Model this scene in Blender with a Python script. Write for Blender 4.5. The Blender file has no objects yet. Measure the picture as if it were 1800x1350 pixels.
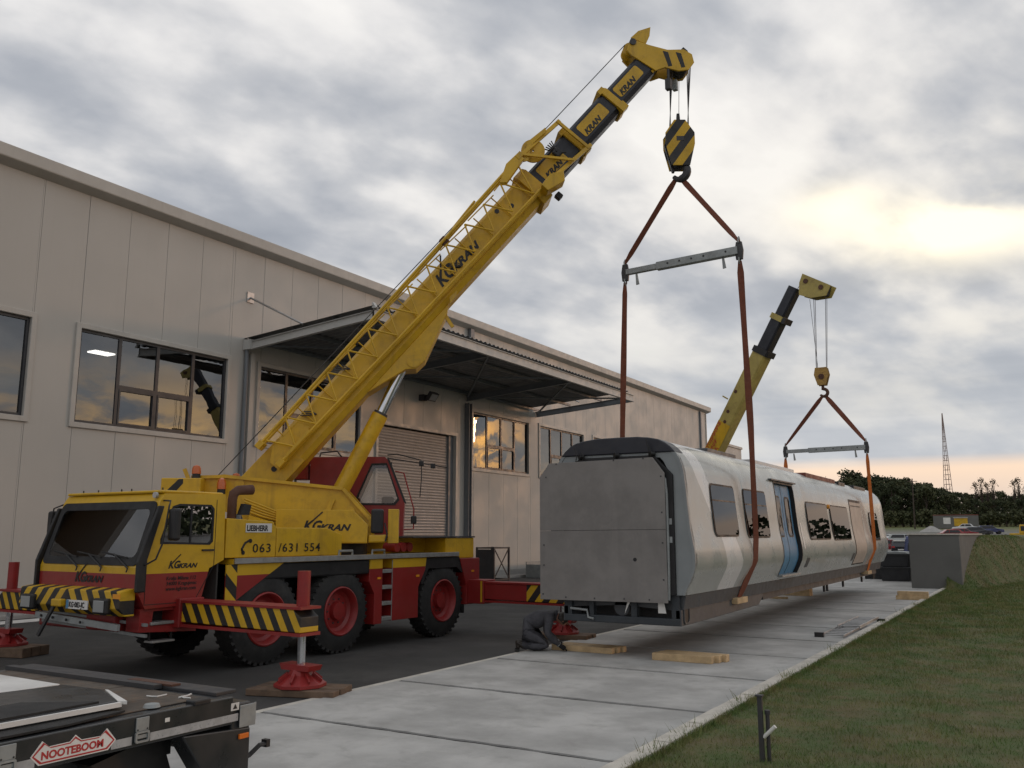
import bpy, bmesh, math, random
from mathutils import Vector, Matrix
random.seed(7)
R_ = math.radians
sc = bpy.context.scene
col = sc.collection

# ------------------------------------------------------------------ camera
cd = bpy.data.cameras.new('camera'); cam = bpy.data.objects.new('camera', cd); col.objects.link(cam)
cam.location = (0, 0, 2.1); cam.rotation_euler = (R_(90 + 9.594), 0, R_(30.7))
cd.sensor_width = 36; cd.lens = 31.12; cd.clip_start = 0.1; cd.clip_end = 4000
sc.camera = cam
SUN_AZ, SUN_EL = 37.0, 7.0           # azimuth clockwise from +Y (towards +X)
EXPOSURE = 0.2

# ------------------------------------------------------------------ node expression helper
class X:
    """a node socket that supports + - * / and a few functions"""
    def __init__(s, nt, sock): s.nt, s.s = nt, sock
    def m(s, op, o=None, o2=None, clamp=False):
        n = s.nt.nodes.new('ShaderNodeMath'); n.operation = op; n.use_clamp = clamp
        for i, v in enumerate((s, o, o2)):
            if v is None: continue
            if isinstance(v, X): s.nt.links.new(v.s, n.inputs[i])
            else: n.inputs[i].default_value = v
        return X(s.nt, n.outputs[0])
    def __add__(s, o): return s.m('ADD', o)
    def __sub__(s, o): return s.m('SUBTRACT', o)
    def __mul__(s, o): return s.m('MULTIPLY', o)
    def __truediv__(s, o): return s.m('DIVIDE', o)
    __radd__ = __add__; __rmul__ = __mul__
    def rsub(s, v): return (s * -1.0) + v
    def pw(s, v): return s.m('MAXIMUM', 0.0).m('POWER', v)
    def lt(s, o): return s.m('LESS_THAN', o)
    def gt(s, o): return s.m('GREATER_THAN', o)
    def ss(s, a, b, lo=0.0, hi=1.0):
        n = s.nt.nodes.new('ShaderNodeMapRange'); n.interpolation_type = 'SMOOTHSTEP'
        s.nt.links.new(s.s, n.inputs[0])
        for i, v in zip((1, 2, 3, 4), (a, b, lo, hi)): n.inputs[i].default_value = v
        return X(s.nt, n.outputs[0])
    def ramp(s, stops, interp='LINEAR'):
        n = s.nt.nodes.new('ShaderNodeValToRGB'); s.nt.links.new(s.s, n.inputs[0])
        e = n.color_ramp.elements; n.color_ramp.interpolation = interp
        while len(e) < len(stops): e.new(0.5)
        for el, (p, c) in zip(e, stops):
            el.position = p; el.color = (*c, 1) if not isinstance(c, (int, float)) else (c, c, c, 1)
        return X(s.nt, n.outputs[0])
def mixc(nt, f, a, b, mode='MIX'):
    n = nt.nodes.new('ShaderNodeMix'); n.data_type = 'RGBA'; n.blend_type = mode
    for i, v in ((0, f), (6, a), (7, b)):
        if isinstance(v, X): nt.links.new(v.s, n.inputs[i])
        elif isinstance(v, (int, float)): n.inputs[i].default_value = v
        else: n.inputs[i].default_value = (*v, 1)
    return X(nt, n.outputs[2])
def sep(nt, v):
    n = nt.nodes.new('ShaderNodeSeparateXYZ'); nt.links.new(v.s, n.inputs[0]); return [X(nt, o) for o in n.outputs]
def comb(nt, x, y, z):
    n = nt.nodes.new('ShaderNodeCombineXYZ')
    for i, v in enumerate((x, y, z)):
        if isinstance(v, X): nt.links.new(v.s, n.inputs[i])
        else: n.inputs[i].default_value = v
    return X(nt, n.outputs[0])
def noise(nt, vec, scale, detail=4, rough=.5, dist=0.0, out=0):
    n = nt.nodes.new('ShaderNodeTexNoise'); nt.links.new(vec.s, n.inputs['Vector'])
    n.inputs['Scale'].default_value = scale; n.inputs['Detail'].default_value = detail
    n.inputs['Roughness'].default_value = rough; n.inputs['Distortion'].default_value = dist
    return X(nt, n.outputs[out])

# ------------------------------------------------------------------ sky: Nishita behind a procedural broken cloud deck
w = bpy.data.worlds.new('World'); sc.world = w; w.use_nodes = True
nt = w.node_tree; nt.nodes.clear()
sky = nt.nodes.new('ShaderNodeTexSky'); sky.sky_type = 'NISHITA'; sky.sun_disc = False
sky.sun_elevation = R_(SUN_EL); sky.sun_rotation = R_(SUN_AZ); sky.air_density = 1.2; sky.dust_density = 2.0
tc = nt.nodes.new('ShaderNodeTexCoord'); d = X(nt, tc.outputs['Generated'])
dx, dy, dz = sep(nt, d)
el = dz.m('MAXIMUM', 0.0)
den = el + 0.36
# cloud deck seen in plan, stretched across the wind
px, py = dx / den, dy / den
ca, sa = math.cos(R_(62)), math.sin(R_(62))
qx = px * ca + py * sa; qy = px * -sa + py * ca
cv = comb(nt, qx * 0.85, qy * 1.25, 0.0)
n1 = noise(nt, cv, 3.3, 7, .48, .12)
n2 = noise(nt, comb(nt, qx + 7.3, qy * 1.2 + 2.1, 3.0), 9.0, 6, .48, .1)
n3 = noise(nt, comb(nt, qx * 0.6 + 1.3, qy * 0.8 + 5.1, 9.0), 1.35, 3, .5, .1)
t = n1 * .62 + n2 * .20 + n3 * .28          # about 0.4 (thin) .. 0.75 (thick)
cl = t.ramp([(0.42, (.86, .84, .82)), (.50, (.665, .66, .665)), (.56, (.50, .51, .535)), (.63, (.375, .395, .435)), (.74, (.295, .32, .365))], 'LINEAR')
# sunset side
s = Vector((math.sin(R_(SUN_AZ)) * math.cos(R_(SUN_EL)), math.cos(R_(SUN_AZ)) * math.cos(R_(SUN_EL)), math.sin(R_(SUN_EL))))
def dot(v): return dx * v.x + dy * v.y + dz * v.z
sd = dot(s)
def azel(a, e): return Vector((math.sin(R_(a)) * math.cos(R_(e)), math.cos(R_(a)) * math.cos(R_(e)), math.sin(R_(e))))
def blob(a, e, wa, we):
    """elongated soft patch of sky round a direction"""
    p = dx * math.cos(R_(a)) - dy * math.sin(R_(a)); q_ = dz - math.sin(R_(e)); f_ = (dx * math.sin(R_(a)) + dy * math.cos(R_(a))).ss(.0, .3)
    r2 = (p / wa).m('POWER', 2.0) + (q_ / we).m('POWER', 2.0)
    return (r2 * -1.0).m('EXPONENT') * f_
thin = t.ss(.62, .45)                        # 1 where the deck is thin
# layer of blue-grey stratus low down and the clear peach gap beneath it
band = noise(nt, comb(nt, px * .16, py * .16, dz * 14.0), 1.6, 5, .55, .2)
e2 = el + (band - .5) * .030
low = e2.ss(.30, .12)
strat = mixc(nt, band.ss(.35, .68), (.50, .52, .55), (.355, .385, .43))
c1 = mixc(nt, low * .75, cl, strat)
gap = e2.ss(.078, .060) * e2.ss(-.02, .02)
peach = mixc(nt, e2.ss(.015, .070), (.62, .52, .46), (.93, .69, .50))
c1 = mixc(nt, gap * .92, c1, peach)
# glow round the hidden sun and through the rift beside it
g_w = blob(12, 15, .62, .20)
c1 = mixc(nt, (g_w * (thin * .38 + .03)), c1, (.98, .89, .72))
nr = noise(nt, comb(nt, px * .9 + 2.0, py * .9, 1.0), 4.5, 5, .5, .3)
rift = (blob(-3.0, 17.6, .10, .034) * 1.3 * nr.ss(.36, .60) + blob(-9.6, 19.6, .045, .022) * .8).m('MINIMUM', 1.0)
c1 = mixc(nt, rift, c1, (1.18, 1.06, .82))
fire = blob(33.6, 6.1, .040, .034) * noise(nt, comb(nt, dx * 16.0, dy * 16.0, dz * 22.0), 1.7, 4, .55, .9).ss(.44, .60) * 1.3
c1 = mixc(nt, fire.m('MINIMUM', 1.0), c1, (4.6, 2.3, .62))
fire2 = blob(50, 6.0, .24, .050) * noise(nt, comb(nt, dx * 7.0, dy * 7.0, dz * 20.0), 1.3, 5, .6, .5).ss(.36, .58)
c1 = mixc(nt, fire2.m('MINIMUM', 1.0), c1, (1.9, 1.22, .56))
c1 = mixc(nt, dz.ss(-.05, 0.0), (.10, .10, .09), c1)
# thin places let the clear sky through
skyc = X(nt, sky.outputs[0])
bgS = nt.nodes.new('ShaderNodeBackground'); nt.links.new(skyc.s, bgS.inputs[0]); bgS.inputs[1].default_value = 0.12
bgC = nt.nodes.new('ShaderNodeBackground'); nt.links.new(c1.s, bgC.inputs[0]); bgC.inputs[1].default_value = 1.0
ms = nt.nodes.new('ShaderNodeMixShader'); nt.links.new((t.ss(.40, .50) * .07 + .93).s, ms.inputs[0])
nt.links.new(bgS.outputs[0], ms.inputs[1]); nt.links.new(bgC.outputs[0], ms.inputs[2])
wo = nt.nodes.new('ShaderNodeOutputWorld'); nt.links.new(ms.outputs[0], wo.inputs[0])

sl = bpy.data.lights.new('sun', 'SUN'); sl.energy = 0.28; sl.angle = R_(6.5); sl.color = (1.0, .53, .28)
so = bpy.data.objects.new('sun', sl); col.objects.link(so)
so.rotation_euler = (-s).to_track_quat('-Z', 'Y').to_euler(); so.location = (20, 30, 20)
vs = sc.view_settings; vs.view_transform = 'Standard'; vs.look = 'None'; vs.gamma = 1; vs.use_curve_mapping = False
vs.exposure = EXPOSURE

# ------------------------------------------------------------------ materials
M = {}
def mat(name, c, rough=.6, metal=0.0, var=.12, vs_=1.3, dirt=0.0, dirtc=(.10, .085, .07), bump=0.0, bs=40.0, coat=0.0, spec=.5, streak=0.0, fn=None):
    m = bpy.data.materials.new(name); m.use_nodes = True; nt = m.node_tree
    b = nt.nodes['Principled BSDF']
    g = nt.nodes.new('ShaderNodeNewGeometry'); pos = X(nt, g.outputs['Position'])
    base = c
    if fn: base = fn(nt, pos)
    n = noise(nt, pos, vs_, 6, .6)
    f = n.ss(.3, .7, 1 - var, 1 + var)
    k = mixc(nt, 1.0, base, comb(nt, f, f, f), 'MULTIPLY')
    if dirt:
        dn = noise(nt, pos, vs_ * 2.7, 8, .68, .4).ss(.46, .74) * dirt
        k = mixc(nt, dn, k, dirtc)
    if streak:
        sx, sy, sz = sep(nt, pos)
        sn = noise(nt, comb(nt, sx * 6.0, sy * 6.0, sz * .35), 1.0, 5, .65).ss(.50, .78) * streak
        k = mixc(nt, sn, k, dirtc)
    nt.links.new(k.s, b.inputs['Base Color'])
    r = noise(nt, pos, vs_ * 3.1, 4, .6).ss(.3, .7, max(0, rough - .10), min(1, rough + .10))
    nt.links.new(r.s, b.inputs['Roughness'])
    b.inputs['Metallic'].default_value = metal; b.inputs['Coat Weight'].default_value = coat
    b.inputs['Coat Roughness'].default_value = .12
    b.inputs['Specular IOR Level'].default_value = spec
    if bump:
        bn = nt.nodes.new('ShaderNodeBump'); bn.inputs['Strength'].default_value = bump; bn.inputs['Distance'].default_value = .01
        nt.links.new(noise(nt, pos, bs, 5, .6).s, bn.inputs['Height']); nt.links.new(bn.outputs[0], b.inputs['Normal'])
    M[name] = m; return m
def objpos(nt):
    t_ = nt.nodes.new('ShaderNodeTexCoord'); return sep(nt, X(nt, t_.outputs['Object']))

YEL = (.60, .36, .011); RED = (.25, .015, .014); BLK = (.012, .012, .013)
mat('yellow', YEL, .45, dirt=.38, dirtc=(.22, .125, .02), var=.12, streak=.38, coat=.08)
mat('red', RED, .5, dirt=.38, dirtc=(.11, .028, .022), var=.15, streak=.3, coat=.05)
mat('black', BLK, .5, var=.2, dirt=.25, dirtc=(.06, .055, .05))
mat('navy', (.012, .014, .022), .42, var=.15, dirt=.15, dirtc=(.06, .055, .05))
mat('rubber', (.016, .016, .016), .8, var=.3, dirt=.45, dirtc=(.05, .047, .042), bump=.3, bs=60)
mat('steel', (.42, .42, .42), .38, .85, dirt=.2)
mat('chrome', (.62, .64, .67), .12, 1.0, var=.04)
mat('galv', (.30, .32, .32), .55, .35, dirt=.3, dirtc=(.18, .17, .16), vs_=4)
mat('tread_plate', (.36, .36, .35), .5, .55, dirt=.3, vs_=5)
mat('dark_steel', (.055, .055, .058), .55, .3, dirt=.3, dirtc=(.10, .07, .05))
mat('rust', (.10, .045, .028), .8, dirt=.5, dirtc=(.05, .03, .022), vs_=4)
mat('white', (.72, .71, .68), .5, dirt=.12)
mat('amber', (.50, .10, .006), .25, var=.05, spec=.7)
mat('orange', (.75, .17, .01), .35, var=.05)
mat('sling', (.165, .050, .026), .85, dirt=.5, dirtc=(.09, .035, .02), vs_=6)
mat('sling_new', (.50, .13, .02), .8, dirt=.3, dirtc=(.20, .06, .02), vs_=6)
mat('asphalt', (.044, .043, .041), .85, var=.38, vs_=.22, dirt=.8, dirtc=(.075, .072, .067), bump=.5, bs=170)
mat('concrete', (.42, .417, .40), .88, var=.20, vs_=.9, dirt=.65, dirtc=(.29, .285, .27), bump=.45, bs=35)
mat('concrete_kerb', (.56, .53, .47), .85, var=.12, vs_=2.5, dirt=.5, dirtc=(.30, .28, .24), bump=.4, bs=60)
mat('joint', (.050, .049, .047), .9, var=.3, vs_=5)
mat('plinth', (.34, .33, .31), .8, var=.12, dirt=.4, dirtc=(.2, .19, .17))
mat('panel', (.465, .45, .415), .48, var=.03, vs_=.25, dirtc=(.36, .33, .29), streak=.10)
mat('trim', (.47, .45, .41), .45, var=.05, streak=.2, dirtc=(.25, .23, .2))
mat('frame_grey', (.035, .037, .042), .4, var=.1)
mat('canopy_sheet', (.18, .185, .19), .5, .3, var=.1)
mat('canopy_steel', (.46, .46, .44), .5, var=.06, streak=.15)
mat('col_steel', (.15, .165, .18), .45, var=.08)
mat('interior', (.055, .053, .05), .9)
mat('door_slat', (.40, .36, .33), .45, .15, var=.05, streak=.15)
mat('wood', (.50, .36, .20), .75, var=.18, vs_=5, dirt=.35, dirtc=(.30, .20, .10))
mat('wood_old', (.13, .085, .055), .85, var=.25, vs_=4, dirt=.5, dirtc=(.06, .045, .035))
mat('ply', (.20, .188, .178), .62, var=.13, vs_=1.6, dirt=.5, dirtc=(.24, .225, .21), streak=.45)
mat('shell_end', (.23, .25, .255), .5, var=.06, vs_=2)
mat('underframe', (.036, .043, .05), .55, var=.2)
mat('solebar', (.06, .065, .072), .5, var=.1)
mat('train_blue', (.085, .23, .38), .5, var=.08, spec=.3)
mat('train_beige', (.42, .36, .31), .5, var=.08, dirt=.2, dirtc=(.30, .25, .2))
mat('train_red', (.17, .045, .03), .6, var=.15)
mat('rubber_seal', (.01, .01, .011), .6)
mat('mono', (.14, .14, .133), .9, var=.08, vs_=.7, bump=.3, bs=60)
mat('cloth_grey', (.058, .058, .066), .9, var=.2, vs_=9, bump=.5, bs=25)
mat('cloth_dark', (.03, .03, .036), .9, var=.2, vs_=9, bump=.5, bs=25)
mat('skin', (.30, .15, .10), .55, var=.05)
mat('glove', (.010, .010, .011), .8)
mat('boot', (.022, .016, .012), .6, dirt=.4, dirtc=(.06, .05, .04), vs_=15)
mat('trailer_deck', (.085, .068, .052), .75, var=.3, vs_=3, dirt=.7, dirtc=(.15, .085, .045), bump=.3)
mat('trailer_paint', (.022, .025, .028), .35, var=.12, coat=.2, dirt=.15, dirtc=(.07, .065, .06))
mat('tape', (.42, .43, .44), .35, .2, var=.12, vs_=14)
mat('decal_red', (.42, .03, .03), .45)
mat('decal_white', (.70, .69, .66), .45)
mat('decal_black', (.010, .010, .011), .45)
mat('bark', (.06, .045, .035), .9, var=.3, vs_=4)
mat('pale_paint', (.43, .34, .09), .5, var=.12, vs_=2, dirt=.4, dirtc=(.16, .09, .04), streak=.3)
mat('tarp', (.02, .021, .024), .55, var=.3, vs_=3)
mat('pylon', (.30, .22, .20), .7)
mat('hazard_lens', (.75, .30, .02), .3)
mat('lamp_glass', (.30, .31, .31), .08, spec=1.0, var=.03)

def hazard(name, ax, ay, az, p, off=0.0, y=YEL):
    def fn(nt, pos):
        ox, oy, oz = objpos(nt)
        v = (ox * ax + oy * ay + oz * az) / p + off
        return mixc(nt, v.m('FRACT').gt(.5), y, BLK)
    return mat(name, YEL, .5, fn=fn, dirt=.25, dirtc=(.12, .08, .02), var=.06)
def glass(name, refl=.35, tint=(.10, .11, .12), wob=.0, ws=1.0, rough=.0, gcol=(.9, .92, .95)):
    m = bpy.data.materials.new(name); m.use_nodes = True; nt = m.node_tree; nt.nodes.clear()
    o = nt.nodes.new('ShaderNodeOutputMaterial'); t_ = nt.nodes.new('ShaderNodeBsdfTransparent'); t_.inputs[0].default_value = (*tint, 1)
    g = nt.nodes.new('ShaderNodeBsdfGlossy'); g.inputs['Roughness'].default_value = rough; g.inputs[0].default_value = (*gcol, 1)
    fr = nt.nodes.new('ShaderNodeLayerWeight'); fr.inputs[0].default_value = .35
    mx = nt.nodes.new('ShaderNodeMixShader')
    nt.links.new((X(nt, fr.outputs['Fresnel']) * (1 - refl) + refl).m('MINIMUM', 1.0).s, mx.inputs[0])
    nt.links.new(t_.outputs[0], mx.inputs[1]); nt.links.new(g.outputs[0], mx.inputs[2]); nt.links.new(mx.outputs[0], o.inputs[0])
    if wob:
        ge = nt.nodes.new('ShaderNodeNewGeometry'); bn = nt.nodes.new('ShaderNodeBump')
        bn.inputs['Strength'].default_value = wob; bn.inputs['Distance'].default_value = .02
        nt.links.new(noise(nt, X(nt, ge.outputs['Position']), ws, 2, .5).s, bn.inputs['Height']); nt.links.new(bn.outputs[0], g.inputs['Normal'])
    M[name] = m; return m
glass('glass_hall', .12, (.22, .23, .25), .12, .8)
glass('glass_cab', .04, (.62, .64, .66))
glass('glass_train', .08, (.05, .05, .055), .015, .6, gcol=(.50, .51, .54))
glass('glass_cab_side', .16, (.16, .16, .17))

# ------------------------------------------------------------------ mesh helper
class MB:
    def __init__(s, mtx=None): s.v = []; s.f = []; s.M = mtx
    def add(s, vs, fs):
        o = len(s.v)
        for p in vs:
            p = Vector(p); s.v.append(s.M @ p if s.M else p)
        s.f += [[o + i for i in f] for f in fs]; return s
    def box(s, a, b):
        x0, y0, z0 = [min(p, q) for p, q in zip(a, b)]; x1, y1, z1 = [max(p, q) for p, q in zip(a, b)]
        return s.add([(x0,y0,z0),(x1,y0,z0),(x1,y1,z0),(x0,y1,z0),(x0,y0,z1),(x1,y0,z1),(x1,y1,z1),(x0,y1,z1)],
                     [(0,3,2,1),(4,5,6,7),(0,1,5,4),(1,2,6,5),(2,3,7,6),(3,0,4,7)])
    def beam(s, p, q, w, h=None, up=(0, 0, 1)):
        h = h or w; p, q = Vector(p), Vector(q); d_ = (q - p).normalized(); up = Vector(up)
        if abs(d_.dot(up)) > .99: up = Vector((1, 0, 0))
        a = d_.cross(up).normalized(); u = a.cross(d_).normalized(); vs = []
        for c in (p, q):
            for i, j in ((-1,-1),(1,-1),(1,1),(-1,1)): vs.append(c + a * (i * w / 2) + u * (j * h / 2))
        return s.add(vs, [(0,1,2,3),(7,6,5,4),(0,4,5,1),(1,5,6,2),(2,6,7,3),(3,7,4,0)])
    def cyl(s, p, q, r, r2=None, n=16, cap=True):
        r2 = r if r2 is None else r2; p, q = Vector(p), Vector(q); d_ = (q - p).normalized()
        up = Vector((0, 0, 1)) if abs(d_.z) < .9 else Vector((1, 0, 0))
        a = d_.cross(up).normalized(); u = a.cross(d_).normalized(); vs = []
        for c, rr in ((p, r), (q, r2)):
            for i in range(n):
                t_ = 2 * math.pi * i / n; vs.append(c + (a * math.cos(t_) + u * math.sin(t_)) * rr)
        fs = [(i, n + i, n + (i + 1) % n, (i + 1) % n) for i in range(n)]
        if cap: fs += [list(range(n)), list(range(2 * n - 1, n - 1, -1))]
        return s.add(vs, fs)
    def tube(s, pts, r, n=8):
        pts = [Vector(p) for p in pts]; vs = []; fs = []; pa = None
        for k, p in enumerate(pts):
            d_ = (pts[min(k + 1, len(pts) - 1)] - pts[max(k - 1, 0)]).normalized()
            if pa is None:
                up = Vector((0, 0, 1)) if abs(d_.z) < .9 else Vector((1, 0, 0)); pa = d_.cross(up).normalized()
            a = (pa - d_ * pa.dot(d_)).normalized(); pa = a; u = a.cross(d_)
            rr = r[k] if isinstance(r, (list, tuple)) else r
            for i in range(n):
                t_ = 2 * math.pi * i / n; vs.append(p + (a * math.cos(t_) + u * math.sin(t_)) * rr)
        for k in range(len(pts) - 1):
            for i in range(n): fs.append((k*n+i, (k+1)*n+i, (k+1)*n+(i+1) % n, k*n+(i+1) % n))
        fs += [list(range(n)), list(range(len(vs) - 1, len(vs) - n - 1, -1))]
        return s.add(vs, fs)
    def prism(s, prof, p0, ux, uy, ext):
        """polygon prof in (ux,uy) from p0, extruded by vector ext"""
        p0, ux, uy, ext = map(Vector, (p0, ux, uy, ext)); n = len(prof)
        a = [p0 + ux * x + uy * y for x, y in prof]; vs = a + [p + ext for p in a]
        fs = [list(range(n - 1, -1, -1)), list(range(n, 2 * n))] + [(i, (i + 1) % n, n + (i + 1) % n, n + i) for i in range(n)]
        return s.add(vs, fs)
    def lathe(s, prof, p0, ax, n=24):
        """prof: (axial, radius) list"""
        p0, ax = Vector(p0), Vector(ax).normalized(); up = Vector((0, 0, 1)) if abs(ax.z) < .9 else Vector((1, 0, 0))
        a = ax.cross(up).normalized(); u = a.cross(ax); vs = []; fs = []
        for h, r in prof:
            for i in range(n):
                t_ = 2 * math.pi * i / n; vs.append(p0 + ax * h + (a * math.cos(t_) + u * math.sin(t_)) * r)
        for k in range(len(prof) - 1):
            for i in range(n): fs.append((k*n+i, (k+1)*n+i, (k+1)*n+(i+1) % n, k*n+(i+1) % n))
        return s.add(vs, fs)
    def ring(s, prof_out, prof_in, p0, ux, uy, ext):
        """frame between two loops of equal length"""
        p0, ux, uy, ext = map(Vector, (p0, ux, uy, ext)); n = len(prof_out)
        lo = [p0 + ux * x + uy * y for x, y in prof_out]; li = [p0 + ux * x + uy * y for x, y in prof_in]
        vs = lo + li + [p + ext for p in lo] + [p + ext for p in li]; fs = []
        for i in range(n):
            j = (i + 1) % n
            fs += [(i, n+i, n+j, j), (2*n+i, 2*n+j, 3*n+j, 3*n+i), (i, j, 2*n+j, 2*n+i), (n+i, 3*n+i, 3*n+j, n+j)]
        return s.add(vs, fs)
    def mesh(s, name, off=None):
        me = bpy.data.meshes.new(name); o = Vector(off) if off is not None else Vector()
        me.from_pydata([tuple(p - o) for p in s.v], [], s.f); me.update(); return me
    def build(s, name, m, parent=None, smooth=False, bevel=0.0, segs=2, fix=True):
        off = ROOT.get(root_of(parent)) if parent else None
        me = s.mesh(name, off)
        if fix:
            b = bmesh.new(); b.from_mesh(me); bmesh.ops.recalc_face_normals(b, faces=b.faces); b.to_mesh(me); b.free()
        return link(name, me, m, parent, smooth, bevel, segs)
ROOT = {}
def root_of(o):
    while o is not None and o.parent: o = o.parent
    return o.name if o else None
def link(name, me, m, parent=None, smooth=False, bevel=0.0, segs=2):
    if m is not None: me.materials.append(M[m] if isinstance(m, str) else m)
    o = bpy.data.objects.new(name, me); col.objects.link(o)
    if parent: o.parent = parent
    if smooth:
        for p in me.polygons: p.use_smooth = True
        if smooth != 2:
            try: me.set_sharp_from_angle(angle=R_(35))
            except Exception: pass
    if bevel:
        bv = o.modifiers.new('bevel', 'BEVEL'); bv.width = bevel; bv.segments = segs; bv.limit_method = 'ANGLE'; bv.angle_limit = R_(40)
    return o
def tag(o, label=None, cat=None, group=None, kind=None):
    if label: o['label'] = label
    if cat: o['category'] = cat
    if group: o['group'] = group
    if kind: o['kind'] = kind
    return o
def thing(name, label, cat, loc=(0, 0, 0), rz=0.0, group=None, world=True):
    """Empty at the thing's base; world=True: its parts are given in world coordinates"""
    o = bpy.data.objects.new(name, None); col.objects.link(o); o.location = loc; o.rotation_euler = (0, 0, rz)
    o.empty_display_size = .3
    if world: ROOT[o.name] = Vector(loc)
    return tag(o, label, cat, group)
def copy_tree(o, parent=None):
    c = o.copy(); col.objects.link(c); c.parent = parent
    for ch in list(o.children): copy_tree(ch, c)
    return c
def text(parent, name, s_, size, p0, ux, uy, m, bold=0.0, shear=0.0, xs=1.0, depth=.002, space=1.0, align='LEFT'):
    """flat lettering as mesh; ux/uy = reading and up directions in the parent's coordinates"""
    cu = bpy.data.curves.new(name, 'FONT'); cu.body = s_; cu.size = size; cu.offset = bold; cu.shear = shear
    cu.extrude = depth / 2; cu.space_character = space; cu.align_x = align; cu.resolution_u = 3
    o = bpy.data.objects.new(name, cu); col.objects.link(o)
    dg = bpy.context.evaluated_depsgraph_get(); me = bpy.data.meshes.new_from_object(o.evaluated_get(dg))
    bpy.data.objects.remove(o); bpy.data.curves.remove(cu)
    ux, uy, p0 = Vector(ux).normalized(), Vector(uy).normalized(), Vector(p0); n = ux.cross(uy)
    off = ROOT.get(root_of(parent)) or Vector()
    for v in me.vertices: v.co = p0 + ux * (v.co.x * xs) + uy * v.co.y + n * (v.co.z + depth / 2) - off
    me.materials.clear(); me.name = name
    return link(name, me, m, parent)
# ================================================================== THE SETTING
def terrain(x, y):
    r = math.hypot(x, y)
    return max(0.0, (y - 112)) * .033 if y < 330 else 6.5 + (min(r, 900) - 330) * .02
def grid(name, xs, ys, zf, m, **k):
    vs = [(x, y, zf(x, y)) for y in ys for x in xs]; n = len(xs)
    fs = [(j*n+i, j*n+i+1, (j+1)*n+i+1, (j+1)*n+i) for j in range(len(ys)-1) for i in range(n-1)]
    mb = MB().add(vs, fs); return mb.build(name, m, smooth=2)
def gfn(nt, pos):
    px_, py_, pz_ = sep(nt, pos)
    n_ = noise(nt, pos, .05, 6, .6); far = py_.ss(170, 215)
    a = mixc(nt, noise(nt, pos, .6, 5, .6).ss(.35, .65), (.16, .155, .145), (.21, .20, .185))
    b = mixc(nt, n_.ss(.4, .6), (.16, .15, .05), (.10, .12, .035))
    return mixc(nt, far, a, b)
mat('ground_mat', (.2, .2, .2), .95, fn=gfn, var=.1)
xs = [-1500, -600, -250, -120, -60, -30, -10, 10, 40, 80, 160, 400, 1500]
ys = [-600, -100, -20, 0, 20, 50, 80, 112, 130, 150, 175, 200, 230, 260, 300, 330, 450, 700, 1500, 3000]
g = grid('ground', xs, ys, lambda x, y: terrain(x, y) - .02, 'ground_mat'); tag(g, 'pale gravelly ground and meadow rising gently to the wood', kind='structure')

g = grid('asphalt_yard', [-23.2, -20, -16, -12, -8.17], [-20, 0, 10, 20, 40, 60, 80, 110], lambda x, y: 0.0, 'asphalt')
tag(g, 'dark asphalt yard beside the hall', kind='structure')

# concrete slab strip with open joints
pv = MB().box((-8.17, -12, -.015), (-3.30, 70, .006)).build('pavement', 'joint'); tag(pv, 'pale concrete slab road under the rail car', kind='structure')
ROOT[pv.name] = Vector()
P = 2.65; Y0 = 7.90
def slab_mesh():
    # a slab with slightly ragged short edges
    rr = random.Random(3); n = 26; W = 4.62; mb = MB()
    lo = [(W * i / n, .052 + rr.uniform(-.015, .015)) for i in range(n + 1)]
    hi = [(W * i / n, P - .052 + rr.uniform(-.015, .015)) for i in range(n + 1)]
    prof = lo + hi[::-1]
    mb.prism(prof, (0, 0, 0), (1, 0, 0), (0, 1, 0), (0, 0, .034))
    return mb.mesh('slab')
for k in range(-7, 23):
    sm_ = slab_mesh() if k == -7 else sm_
    if k == -7: sm_.materials.append(M['concrete'])
    o = bpy.data.objects.new('slab', sm_); col.objects.link(o); o.parent = pv
    o.location = (-8.15, Y0 + k * P, -.012 + .002 * (k % 3))
    if k % 2: o.rotation_euler = (0, 0, math.pi); o.location = (-8.15 + 4.62, Y0 + (k + 1) * P, -.012 + .002 * (k % 3))
kmesh = MB().box((0, 0, 0), (.185, .985, .085)).mesh('kerb_stone'); kmesh.materials.append(M['concrete_kerb'])
for k in range(-12, 57):
    o = bpy.data.objects.new('kerb_stone', kmesh); col.objects.link(o); o.parent = pv
    o.location = (-3.535 + random.uniform(-.008, .008), k * 1.0 - .3, -.012 + random.uniform(-.004, .004)); o.rotation_euler = (0, 0, random.uniform(-.006, .006))
kl = MB().box((-8.30, -12, -.02), (-8.172, 70, .012)).build('edge_strip', 'concrete_kerb', pv)

# apron along the hall
ap = MB().box((-22.995, 2, -.01), (-22.2, 72, .10)).build('apron', 'plinth', bevel=.01); tag(ap, 'narrow concrete apron along the foot of the hall wall', kind='structure')
ln = MB().box((-21.9, 2, .0005), (-21.2, 30, .0045)).build('painted_line', 'white'); tag(ln, 'worn pale strip along the yard edge by the hall', kind='structure')

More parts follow.
